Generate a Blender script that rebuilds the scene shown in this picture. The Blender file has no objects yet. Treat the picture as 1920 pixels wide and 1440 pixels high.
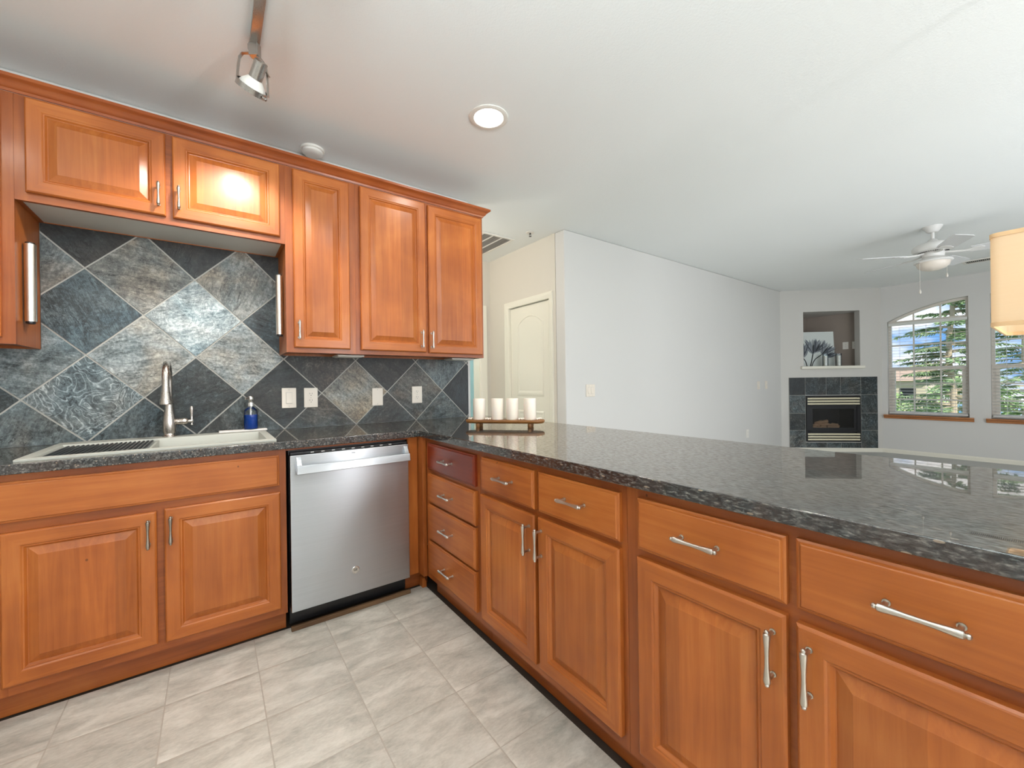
import bpy, bmesh, math, random
from mathutils import Vector, Matrix, noise as mnoise
R = math.radians
random.seed(7)
SC = bpy.context.scene
COL = SC.collection
# ------------------------------------------------------------------ camera
YAW, ROLL = 0.6318, -0.0132
CAM = Vector((-0.9327, -2.8021, 1.172))
FPX, CYPX = 768.19, 718.29
def make_camera():
    s, c = math.sin(YAW), math.cos(YAW)
    Rv, Fv, Uv = Vector((c, -s, 0)), Vector((s, c, 0)), Vector((0, 0, 1))
    rc = Rv * math.cos(ROLL) + Uv * math.sin(ROLL)
    uc = Uv * math.cos(ROLL) - Rv * math.sin(ROLL)
    m = Matrix((rc, uc, -Fv)).transposed().to_4x4()
    m.translation = CAM
    cd = bpy.data.cameras.new('camera')
    cd.sensor_fit = 'HORIZONTAL'; cd.sensor_width = 36.0
    cd.lens = FPX / 1920 * 36.0
    cd.shift_y = (CYPX - 720) / 1920
    cd.clip_start = 0.02; cd.clip_end = 200
    o = bpy.data.objects.new('camera', cd); COL.objects.link(o)
    o.matrix_world = m
    SC.camera = o
make_camera()
# ------------------------------------------------------------------ world
def make_world():
    w = bpy.data.worlds.new('sky'); SC.world = w; w.use_nodes = True
    nt = w.node_tree; N = nt.nodes; L = nt.links; N.clear()
    out = N.new('ShaderNodeOutputWorld'); bg = N.new('ShaderNodeBackground')
    tc = N.new('ShaderNodeTexCoord'); mp = N.new('ShaderNodeMapping')
    mp.inputs['Scale'].default_value = (2.6, 2.6, 6.5)
    no = N.new('ShaderNodeTexNoise'); no.inputs['Scale'].default_value = 2.6
    no.inputs['Detail'].default_value = 6; no.inputs['Roughness'].default_value = .55
    cr = N.new('ShaderNodeValToRGB')
    cr.color_ramp.elements[0].position = .42; cr.color_ramp.elements[0].color = (.15, .36, .74, 1)
    cr.color_ramp.elements[1].position = .60; cr.color_ramp.elements[1].color = (1.0, 1.0, 1.04, 1)
    L.new(tc.outputs['Generated'], mp.inputs['Vector']); L.new(mp.outputs['Vector'], no.inputs['Vector'])
    L.new(no.outputs['Fac'], cr.inputs['Fac']); L.new(cr.outputs['Color'], bg.inputs['Color'])
    bg.inputs['Strength'].default_value = 1.35
    L.new(bg.outputs['Background'], out.inputs['Surface'])
make_world()
# ------------------------------------------------------------------ sun and large lights
def add_light(name, kind, loc, energy, color=(1, 1, 1), rot=(0, 0, 0), **kw):
    ld = bpy.data.lights.new(name, kind); ld.energy = energy; ld.color = color
    for k, v in kw.items(): setattr(ld, k, v)
    o = bpy.data.objects.new(name, ld); COL.objects.link(o)
    o.location = loc; o.rotation_euler = rot
    return o
WARM = (1.0, .945, .88)
NEUT = (.88, .965, 1.0)
add_light('outdoor_sun', 'SUN', (20, 8, 20), 5.5, (1, .97, .92), (R(50), 0, R(-35)), angle=R(3))
# added area lamps standing in for daylight from invented openings behind the camera
add_light('patio_fill', 'AREA', (3.4, -5.15, 1.15), 58, (.93, .97, 1.0), (R(90), 0, 0), shape='RECTANGLE', size=2.4, size_y=2.1)
add_light('kitchen_window_fill', 'AREA', (-1.2, -5.15, 1.55), 34, (.95, .98, 1.0), (R(90), 0, 0), shape='RECTANGLE', size=1.5, size_y=1.1)
add_light('sidelight_fill', 'AREA', (.85, -5.15, 1.15), 60, (.97, .98, 1.0), (R(90), 0, 0), shape='RECTANGLE', size=.22, size_y=1.8)  # narrow lamp added to streak the dishwasher steel
SC.view_settings.view_transform = 'Standard'
SC.view_settings.look = 'None'
SC.view_settings.gamma = 1.0
SC.view_settings.use_curve_mapping = False
SC.view_settings.exposure = 0.06
SC.cycles.use_denoising = True
SC.cycles.max_bounces = 10
SC.cycles.diffuse_bounces = 5
SC.cycles.glossy_bounces = 5
SC.cycles.transparent_max_bounces = 24
SC.cycles.sample_clamp_indirect = 6.0
SC.cycles.caustics_reflective = False
SC.cycles.caustics_refractive = False

# ================================================================== materials
def srgb(r, g, b):
    f = lambda v: (v / 255 / 12.92) if v / 255 <= .04045 else ((v / 255 + .055) / 1.055) ** 2.4
    return (f(r), f(g), f(b), 1)
class NT:
    def __init__(s, name):
        s.m = bpy.data.materials.new(name); s.m.use_nodes = True
        s.t = s.m.node_tree; s.N = s.t.nodes; s.L = s.t.links
        s.b = s.N['Principled BSDF']; s.out = s.N['Material Output']
    def n(s, typ, **kw):
        nd = s.N.new(typ)
        for k, v in kw.items():
            if k.startswith('i_'): nd.inputs[k[2:].replace('_', ' ')].default_value = v
            else: setattr(nd, k, v)
        return nd
    def l(s, a, b): s.L.new(a, b)
    def math(s, op, a, b=None, c=None):
        nd = s.N.new('ShaderNodeMath'); nd.operation = op
        for i, v in enumerate((a, b, c)):
            if v is None: continue
            if isinstance(v, (int, float)): nd.inputs[i].default_value = v
            else: s.l(v, nd.inputs[i])
        return nd.outputs[0]
    def ramp(s, fac, els, interp='LINEAR'):
        nd = s.N.new('ShaderNodeValToRGB'); cr = nd.color_ramp; cr.interpolation = interp
        while len(cr.elements) < len(els): cr.elements.new(.5)
        for e, (p, c) in zip(cr.elements, els):
            e.position = p; e.color = c if len(c) == 4 else (*c, 1)
        s.l(fac, nd.inputs['Fac']); return nd.outputs['Color']
    def mix(s, fac, a, b, mode='MIX'):
        nd = s.N.new('ShaderNodeMix'); nd.data_type = 'RGBA'; nd.blend_type = mode
        for sock, v in ((nd.inputs[0], fac), (nd.inputs[6], a), (nd.inputs[7], b)):
            if isinstance(v, (int, float)): sock.default_value = v
            elif isinstance(v, tuple): sock.default_value = v
            else: s.l(v, sock)
        return nd.outputs[2]
    def coord(s, scale=(1, 1, 1), rand=True, kind='Object', rot=(0, 0, 0)):
        tc = s.n('ShaderNodeTexCoord'); mp = s.n('ShaderNodeMapping')
        mp.inputs['Scale'].default_value = scale; mp.inputs['Rotation'].default_value = rot
        s.l(tc.outputs[kind], mp.inputs['Vector'])
        if rand:
            oi = s.n('ShaderNodeObjectInfo')
            va = s.n('ShaderNodeVectorMath', operation='SCALE'); va.inputs[0].default_value = (13.7, 7.3, 5.1)
            s.l(oi.outputs['Random'], va.inputs['Scale'])
            s.l(va.outputs[0], mp.inputs['Location'])
        return mp.outputs['Vector']
    def noise(s, vec, scale=5, detail=4, rough=.5, dist=0):
        nd = s.n('ShaderNodeTexNoise'); nd.inputs['Scale'].default_value = scale
        nd.inputs['Detail'].default_value = detail; nd.inputs['Roughness'].default_value = rough
        nd.inputs['Distortion'].default_value = dist
        s.l(vec, nd.inputs['Vector']); return nd.outputs['Fac']
    def bump(s, h, strength=.2, dist=.01):
        nd = s.n('ShaderNodeBump'); nd.inputs['Strength'].default_value = strength
        nd.inputs['Distance'].default_value = dist
        s.l(h, nd.inputs['Height']); s.l(nd.outputs['Normal'], s.b.inputs['Normal'])
    def col(s, c):
        if isinstance(c, tuple): s.b.inputs['Base Color'].default_value = c
        else: s.l(c, s.b.inputs['Base Color'])
    def set(s, **kw):
        for k, v in kw.items():
            sk = s.b.inputs[k.replace('_', ' ')]
            if hasattr(v, 'node'): s.l(v, sk)
            else: sk.default_value = v
def simple(name, c, rough=.5, metal=0, **kw):
    t = NT(name); t.col(c); t.set(Roughness=rough, Metallic=metal, **kw); return t.m
def painted(name, c, rough=.6, bump=.05, scale=220):
    t = NT(name); v = t.coord(rand=False)
    t.col(t.mix(t.noise(v, 1.3, 2), tuple(x * .97 for x in c[:3]) + (1,), c))
    t.set(Roughness=rough); t.bump(t.noise(v, scale, 3), bump, .004); return t.m
def wood(name, horiz, c0, c1, c2, gloss=.42, boards=True, coat=.22, axis=None):
    """grain runs along z (or along x when horiz)"""
    t = NT(name)
    if axis == 'y': sc, bi = (34, 1.6, 34), 0
    elif horiz: sc, bi = (1.6, 34, 34), 2
    else: sc, bi = (34, 34, 1.6), 0
    v = t.coord(sc); vb = t.coord((3, 3, 3))
    fine = t.noise(v, 1.6, 5, .6, .6)
    big = t.noise(vb, 1.1, 3, .5, .4)
    f = t.math('ADD', t.math('MULTIPLY', fine, .45), t.math('MULTIPLY', big, .55))
    c = t.ramp(f, [(.33, c0), (.52, c1), (.70, c2)])
    if boards:
        oc = t.coord((1, 1, 1)); sp = t.n('ShaderNodeSeparateXYZ'); t.l(oc, sp.inputs[0])
        idx = t.math('FLOOR', t.math('MULTIPLY', sp.outputs[bi], 10.5))
        wn = t.n('ShaderNodeTexWhiteNoise', noise_dimensions='1D'); t.l(idx, wn.inputs['W'])
        k = t.math('ADD', t.math('MULTIPLY', wn.outputs['Value'], .26), .85)
        kk = t.n('ShaderNodeCombineColor')
        for i in range(3): t.l(k, kk.inputs[i])
        c = t.mix(1.0, c, kk.outputs[0], 'MULTIPLY')
    # small knots
    vo = t.n('ShaderNodeTexVoronoi'); vo.inputs['Scale'].default_value = 5.5
    t.l(t.coord((1, 1, .8)), vo.inputs['Vector'])
    kn = t.math('LESS_THAN', vo.outputs['Distance'], .021)
    c = t.mix(t.math('MULTIPLY', kn, .7), c, tuple(x * .28 for x in c0[:3]) + (1,))
    t.col(c); t.set(Roughness=gloss, Coat_Weight=coat, Coat_Roughness=.2, Specular_IOR_Level=.35)
    t.bump(fine, .04, .002)
    return t.m
M = {}
C0, C1, C2 = srgb(140, 71, 24), srgb(164, 90, 35), srgb(182, 109, 50)
M['wood_v'] = wood('cabinet_wood_upright', False, C0, C1, C2, boards=False)
M['wood_h'] = wood('cabinet_wood_level', True, C0, C1, C2, boards=False)
M['wood_panel'] = wood('cabinet_wood_panel', False, C0, C1, C2)
D0, D1, D2 = srgb(120, 58, 20), srgb(143, 74, 28), srgb(160, 91, 40)
M['wood_frame'] = wood('cabinet_wood_frame', False, D0, D1, D2, boards=False)
M['wood_frame_h'] = wood('cabinet_wood_rail', True, D0, D1, D2, boards=False)
M['crown'] = wood('crown_wood', True, srgb(122, 58, 24), srgb(146, 74, 34), srgb(162, 90, 44), boards=False, gloss=.28)
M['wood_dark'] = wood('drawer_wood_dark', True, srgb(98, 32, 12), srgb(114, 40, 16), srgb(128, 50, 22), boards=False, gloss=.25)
M['sill_wood'] = wood('sill_oak', False, srgb(150, 92, 50), srgb(172, 112, 66), srgb(190, 130, 82), boards=False, axis='y')
M['tray_wood'] = wood('tray_wood', True, srgb(92, 56, 24), srgb(140, 92, 44), srgb(172, 122, 66), boards=False, gloss=.45, coat=.1)
M['shoe'] = wood('shoe_wood', True, srgb(70, 48, 30), srgb(98, 72, 48), srgb(120, 92, 64), boards=False, gloss=.6, coat=0)
M['wall'] = painted('wall_paint', srgb(206, 204, 200), .6, .05)
M['wall_hall'] = painted('hall_paint', srgb(208, 202, 190), .6, .05)
M['wall_fire'] = painted('chimney_breast_paint', srgb(200, 197, 191), .6, .05)
M['shade_taupe'] = painted('niche_shade', srgb(150, 138, 128), .7, .03)  # taupe carries the niche's shade; its walls share the room paint
M['ceiling'] = painted('ceiling_paint', srgb(236, 238, 236), .75, .22, 140)
M['teal'] = painted('teal_paint', srgb(190, 224, 228), .6)
M['trim'] = simple('white_trim', srgb(226, 222, 208), .35)
M['white'] = simple('white_plastic', srgb(226, 222, 214), .35)
M['white_warm'] = simple('white_plate', srgb(224, 214, 200), .35)
M['white_metal'] = simple('white_enamel', srgb(216, 214, 210), .4)
M['vinyl'] = simple('window_vinyl', srgb(214, 206, 196), .4)
def slat():
    t = NT('blind_slat'); t.col(srgb(240, 239, 236)); t.set(Roughness=.45)
    tl = t.n('ShaderNodeBsdfTranslucent'); tl.inputs['Color'].default_value = srgb(240, 240, 238); mx = t.n('ShaderNodeMixShader'); mx.inputs[0].default_value = .4
    t.l(t.b.outputs[0], mx.inputs[1]); t.l(tl.outputs[0], mx.inputs[2]); t.l(mx.outputs[0], t.out.inputs['Surface']); return t.m
M['slat'] = slat()
M['black'] = simple('black_plastic', (.006, .006, .007, 1), .4)
M['black_gloss'] = simple('black_enamel', (.006, .006, .007, 1), .38)
M['slot'] = simple('dark_slot', (.02, .018, .016, 1), .6)
M['louver'] = simple('brass_louver', srgb(214, 206, 178), .35, .25)
M['chrome'] = simple('chrome', (.72, .71, .69, 1), .16, 1)
M['nickel'] = simple('satin_nickel', (.58, .545, .49, 1), .30, 1)
M['pewter'] = simple('antique_pewter', (.33, .30, .25, 1), .34, 1)
M['grille'] = simple('vent_grille', srgb(196, 190, 180), .5)
M['rim'] = simple('sink_composite', srgb(186, 186, 176), .45)
M['rack'] = simple('dark_rack', (.02, .021, .023, 1), .4)
M['candle'] = simple('candle_wax', srgb(246, 236, 222), .5, Subsurface_Weight=.25, Subsurface_Radius=(.02, .012, .008))
M['bead'] = simple('pearl_bead', srgb(245, 232, 215), .2)
M['sponge_tray'] = simple('silicone_tray', srgb(228, 222, 216), .5)
M['soap'] = simple('blue_soap', (.008, .10, .62, 1), .12, Transmission_Weight=.35, IOR=1.33)
M['canvas_edge'] = simple('canvas_edge', srgb(190, 186, 180), .7)
M['log'] = simple('ceramic_log', srgb(214, 176, 140), .8)
M['firebox'] = simple('firebox_lining', (.03, .03, .032, 1), .7)
M['fan_grey'] = simple('fan_blade_underside', srgb(206, 206, 206), .4)
M['bowl'] = simple('frosted_bowl', srgb(212, 202, 190), .3)
M['bark'] = simple('bark', srgb(190, 172, 146), .9)
M['siding'] = simple('house_siding', srgb(206, 190, 166), .8)
M['roof'] = simple('house_roof', srgb(176, 152, 132), .9)
M['grass'] = simple('lawn', srgb(104, 134, 66), .95)
def steel():
    t = NT('brushed_stainless'); v = t.coord((.6, 1, 260), rand=False)
    n = t.noise(v, 3, 3)
    t.col(t.ramp(n, [(.3, srgb(186, 190, 194)), (.7, srgb(196, 200, 204))]))
    t.set(Metallic=1.0, Roughness=t.math('ADD', t.math('MULTIPLY', n, .05), .31), Anisotropic=.96, Anisotropic_Rotation=.25)
    tg = t.n('ShaderNodeTangent', direction_type='RADIAL', axis='Z'); t.l(tg.outputs[0], t.b.inputs['Tangent']); return t.m
M['steel'] = steel()
def brushed(name, c, r):
    t = NT(name); v = t.coord((200, 200, 2))
    t.col(c); t.set(Metallic=1.0, Roughness=t.math('ADD', t.math('MULTIPLY', t.noise(v, 2, 2), .1), r)); return t.m
M['tube'] = brushed('brushed_tube', (.80, .76, .68, 1), .2)
M['faucet'] = brushed('brushed_nickel', (.56, .51, .46, 1), .22)
M['lampsteel'] = brushed('spot_housing', (.46, .445, .42, 1), .24)
def emit(name, c, s):
    t = NT(name); t.col((0.8, .8, .8, 1)); t.set(Emission_Color=c, Emission_Strength=s); return t.m
M['lamp_disc'] = emit('downlight_lens', (1, .93, .82, 1), 14)
M['bulb_on'] = emit('bulb_glow', (1, .85, .62, 1), 5)
def glass(name, tint=(1, 1, 1, 1), gl=.9, rough=.02):
    t = NT(name); t.N.remove(t.b)
    tr = t.n('ShaderNodeBsdfTransparent'); tr.inputs['Color'].default_value = tint
    g = t.n('ShaderNodeBsdfGlossy'); g.inputs['Roughness'].default_value = rough
    fr = t.n('ShaderNodeFresnel'); fr.inputs['IOR'].default_value = 1.45
    mx = t.n('ShaderNodeMixShader')
    t.l(t.math('MULTIPLY', fr.outputs[0], gl), mx.inputs[0]); t.l(tr.outputs[0], mx.inputs[1]); t.l(g.outputs[0], mx.inputs[2])
    t.l(mx.outputs[0], t.out.inputs['Surface']); return t.m
M['glass'] = glass('window_glass', (.97, .985, .98, 1))
M['clear'] = glass('clear_bottle', (.93, .96, .97, 1))
M['fire_glass'] = glass('smoked_glass', (.78, .78, .78, 1), 1.0, .05)
def shade():
    t = NT('linen_shade'); v = t.coord((1, 1, 1), rand=False)
    wv = t.noise(t.coord((3, 3, 300), rand=False), 2, 2)
    c = t.mix(wv, srgb(243, 226, 198), srgb(248, 232, 206))
    t.N.remove(t.b)
    d = t.n('ShaderNodeBsdfDiffuse'); tl = t.n('ShaderNodeBsdfTranslucent'); mx = t.n('ShaderNodeMixShader')
    t.l(c, d.inputs['Color']); t.l(c, tl.inputs['Color']); mx.inputs[0].default_value = .5
    t.l(d.outputs[0], mx.inputs[1]); t.l(tl.outputs[0], mx.inputs[2]); t.l(mx.outputs[0], t.out.inputs['Surface'])
    return t.m
M['shade'] = shade()
M['shade_trim'] = simple('shade_trim', srgb(224, 188, 142), .8)
def granite():
    t = NT('black_granite'); v = t.coord((1, 1, 1), rand=False)
    vs = t.coord((1, .34, 1), rand=False)
    a = t.noise(vs, 150, 4, .65, .3); b = t.noise(v, 14, 3)
    c = t.ramp(a, [(.36, (.008, .010, .012, 1)), (.50, (.026, .030, .031, 1)), (.60, (.090, .090, .086, 1)), (.72, (.26, .25, .22, 1))])
    c = t.mix(t.math('MULTIPLY', t.ramp(b, [(.42, (0, 0, 0)), (.62, (1, 1, 1))]), .5), c, t.mix(.45, c, srgb(84, 60, 46)))
    vo = t.n('ShaderNodeTexVoronoi'); vo.inputs['Scale'].default_value = 62; t.l(vs, vo.inputs['Vector'])
    fl = t.math('LESS_THAN', vo.outputs['Distance'], .15)
    c = t.mix(t.math('MULTIPLY', fl, .5), c, srgb(176, 156, 134))
    t.col(c); t.set(Roughness=.22, Specular_IOR_Level=.5)
    lw = t.n('ShaderNodeLayerWeight', i_Blend=.5)
    fac = t.math('ADD', t.math('MULTIPLY', t.math('POWER', lw.outputs['Facing'], 3.4), .82), .045)
    g = t.n('ShaderNodeBsdfGlossy', i_Roughness=.02); mx = t.n('ShaderNodeMixShader')
    gcol = t.ramp(a, [(.38, (.60, .55, .49)), (.50, (.86, .81, .75)), (.60, (1, .975, .94))])
    t.l(t.mix(fl, gcol, (1.0, .97, .92, 1)), g.inputs['Color'])
    t.l(fac, mx.inputs[0]); t.l(t.b.outputs[0], mx.inputs[1]); t.l(g.outputs[0], mx.inputs[2]); t.l(mx.outputs[0], t.out.inputs['Surface'])
    return t.m
M['granite'] = granite()
def slate(name='slate_tile'):
    t = NT(name)
    at = t.n('ShaderNodeAttribute', attribute_name='tile'); sp = t.n('ShaderNodeSeparateColor'); t.l(at.outputs['Color'], sp.inputs[0])
    tone, warm, swirl = sp.outputs[0], sp.outputs[1], sp.outputs[2]
    at2 = t.n('ShaderNodeAttribute', attribute_name='seed')
    tc = t.n('ShaderNodeTexCoord'); va = t.n('ShaderNodeVectorMath', operation='ADD')
    sc = t.n('ShaderNodeVectorMath', operation='SCALE'); sc.inputs['Scale'].default_value = 9
    t.l(at2.outputs['Color'], sc.inputs[0]); t.l(tc.outputs['Object'], va.inputs[0]); t.l(sc.outputs[0], va.inputs[1])
    v0 = va.outputs[0]
    ss = t.n('ShaderNodeSeparateColor'); t.l(at2.outputs['Color'], ss.inputs[0])
    vr = t.n('ShaderNodeVectorRotate', rotation_type='Y_AXIS'); t.l(v0, vr.inputs['Vector']); t.l(t.math('MULTIPLY', ss.outputs[0], 3.1), vr.inputs['Angle'])
    def mapped(scale):
        mp = t.n('ShaderNodeMapping'); mp.inputs['Scale'].default_value = scale
        t.l(vr.outputs[0], mp.inputs['Vector']); return mp.outputs['Vector']
    streak = t.noise(mapped((4, 4, 22)), 1.8, 9, .74, .55)
    grain = t.noise(v0, 75, 6, .75)
    cloud = t.noise(v0, 6.0, 7, .66, 1.1)
    con = t.noise(v0, 6.5, 2, .45, 1.5)
    rings = t.math('ABSOLUTE', t.math('SINE', t.math('MULTIPLY', con, 34)))
    ringl = t.math('SUBTRACT', 1.0, t.math('MINIMUM', t.math('MULTIPLY', rings, 1.9), 1.0))
    crk = t.noise(mapped((3.0, 3.0, 9)), 1.5, 4, .55, 1.0)
    crack = t.math('LESS_THAN', t.math('ABSOLUTE', t.math('SUBTRACT', crk, .58)), .007)
    spk = t.n('ShaderNodeTexVoronoi'); spk.inputs['Scale'].default_value = 15; t.l(mapped((1, 1, 1.9)), spk.inputs['Vector'])
    pit = t.math('LESS_THAN', t.math('ADD', spk.outputs['Distance'], t.math('MULTIPLY', t.math('SUBTRACT', grain, .5), .12)), .055)
    s1 = t.math('SUBTRACT', streak, .5); g1 = t.math('SUBTRACT', grain, .5); c1 = t.math('SUBTRACT', cloud, .5)
    pat = t.math('ADD', t.math('MULTIPLY', s1, 1.25), t.math('ADD', t.math('MULTIPLY', g1, 1.35), t.math('MULTIPLY', c1, .95)))
    amp = t.math('ADD', .42, t.math('MULTIPLY', tone, .75))
    val = t.math('ADD', t.math('MULTIPLY', tone, 1.12), t.math('MULTIPLY', pat, amp))
    val = t.math('ADD', val, t.math('MULTIPLY', t.math('MULTIPLY', ringl, swirl), .34))
    val = t.math('SUBTRACT', val, t.math('MULTIPLY', t.math('MULTIPLY', t.math('SUBTRACT', 1.0, ringl), swirl), .09))
    val = t.math('SUBTRACT', val, t.math('MULTIPLY', crack, .17))
    val = t.math('SUBTRACT', val, t.math('MULTIPLY', pit, .16))
    c = t.ramp(val, [(0.0, srgb(12, 14, 14)), (.22, srgb(42, 47, 46)), (.48, srgb(98, 105, 104)), (.75, srgb(152, 157, 156)), (1.0, srgb(206, 210, 208))])
    cw = t.ramp(val, [(0.0, srgb(18, 14, 11)), (.22, srgb(58, 48, 40)), (.48, srgb(116, 102, 86)), (.75, srgb(172, 156, 130)), (1.0, srgb(214, 198, 168))])
    cb = t.ramp(val, [(0.0, srgb(10, 16, 19)), (.22, srgb(36, 50, 56)), (.48, srgb(86, 106, 113)), (.75, srgb(144, 162, 167)), (1.0, srgb(204, 216, 218))])
    wf = t.math('ADD', warm, t.math('MULTIPLY', t.math('SUBTRACT', t.noise(v0, 5, 3, .5, .6), .5), 1.1))
    col = t.mix(t.math('MINIMUM', t.math('MAXIMUM', t.math('MULTIPLY', t.math('SUBTRACT', .5, wf), 2.2), 0.0), 1.0), c, cb)
    col = t.mix(t.math('MINIMUM', t.math('MAXIMUM', t.math('MULTIPLY', t.math('SUBTRACT', wf, .5), 2.2), 0.0), 1.0), col, cw)
    t.col(col); t.set(Roughness=.40, Specular_IOR_Level=.5)
    h = t.math('ADD', t.math('MULTIPLY', streak, 1.0), t.math('MULTIPLY', grain, .5))
    h = t.math('SUBTRACT', h, t.math('ADD', t.math('MULTIPLY', crack, .3), t.math('MULTIPLY', pit, .2)))
    t.bump(h, .55, .006)
    return t.m
M['slate'] = slate()
M['grout'] = painted('pale_grout', srgb(178, 175, 167), .8, .1, 300)
FT, FX, FY = .2963, -.4934, -.8186
def floor_tile():
    t = NT('stone_look_tile'); tc = t.n('ShaderNodeTexCoord'); sp = t.n('ShaderNodeSeparateXYZ'); t.l(tc.outputs['Object'], sp.inputs[0])
    u = t.math('DIVIDE', t.math('SUBTRACT', sp.outputs[0], FX), FT); w = t.math('DIVIDE', t.math('SUBTRACT', sp.outputs[1], FY), FT)
    iu, iw = t.math('FLOOR', u), t.math('FLOOR', w)
    fu, fw = t.math('SUBTRACT', u, iu), t.math('SUBTRACT', w, iw)
    wn_v = tc.outputs['Object']
    wob = t.math('MULTIPLY', t.math('SUBTRACT', t.noise(wn_v, 60, 3), .5), .012)
    du = t.math('MINIMUM', fu, t.math('SUBTRACT', 1.0, fu)); dw = t.math('MINIMUM', fw, t.math('SUBTRACT', 1.0, fw))
    dist = t.math('ADD', t.math('MINIMUM', du, dw), wob)
    gm = t.math('LESS_THAN', dist, .0075)
    cv = t.n('ShaderNodeCombineXYZ'); t.l(iu, cv.inputs[0]); t.l(iw, cv.inputs[1])
    wn = t.n('ShaderNodeTexWhiteNoise', noise_dimensions='3D'); t.l(cv.outputs[0], wn.inputs['Vector'])
    va = t.n('ShaderNodeVectorMath', operation='MULTIPLY_ADD'); va.inputs[1].default_value = (20, 20, 20)
    t.l(wn.outputs['Color'], va.inputs[0]); t.l(tc.outputs['Object'], va.inputs[2])
    v = va.outputs[0]
    mp = t.n('ShaderNodeMapping'); mp.inputs['Rotation'].default_value = (0, 0, R(35)); mp.inputs['Scale'].default_value = (1, 2.4, 1); t.l(v, mp.inputs['Vector'])
    big = t.noise(mp.outputs[0], 5.5, 6, .62, .5); fine = t.noise(mp.outputs[0], 60, 5, .7)
    f = t.math('ADD', t.math('MULTIPLY', big, .72), t.math('MULTIPLY', fine, .28))
    c = t.ramp(f, [(.30, srgb(150, 146, 136)), (.46, srgb(184, 179, 168)), (.58, srgb(206, 201, 190)), (.72, srgb(222, 218, 209))])
    k = t.math('ADD', t.math('MULTIPLY', wn.outputs['Value'], .10), .93)
    kk = t.n('ShaderNodeCombineColor')
    for i in range(3): t.l(k, kk.inputs[i])
    c = t.mix(1.0, c, kk.outputs[0], 'MULTIPLY')
    c = t.mix(gm, c, srgb(172, 164, 152))
    t.col(c); t.set(Roughness=.42)
    edge = t.math('MINIMUM', t.math('MULTIPLY', dist, 30), 1.0)
    t.bump(t.math('ADD', t.math('MULTIPLY', edge, .8), t.math('MULTIPLY', f, .8)), .3, .004)
    return t.m
M['floor'] = floor_tile()
def carpet():
    t = NT('pale_carpet'); v = t.coord(rand=False)
    t.col(t.ramp(t.noise(v, 200, 3), [(.3, srgb(176, 176, 172)), (.7, srgb(206, 206, 202))])); t.set(Roughness=.95)
    t.bump(t.noise(v, 300, 2), .4, .01); return t.m
M['carpet'] = carpet()
M['subfloor'] = simple('bare_subfloor', srgb(58, 46, 36), .9)
def foliage(name, a, b):
    t = NT(name); oi = t.noise(t.coord((1, 1, 1), rand=False), 3, 3)
    c = t.ramp(oi, [(.3, a), (.7, b)]); t.col(c); t.set(Roughness=.7)
    t.set(Transmission_Weight=0.0, Subsurface_Weight=0.0)
    return t.m
M['leaf'] = foliage('conifer_needles', srgb(104, 136, 84), srgb(176, 200, 150))
M['leaf2'] = foliage('shrub_leaves', srgb(104, 138, 74), srgb(170, 196, 128))
def print_paint(name, c):
    return simple(name, c, .7)

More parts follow.
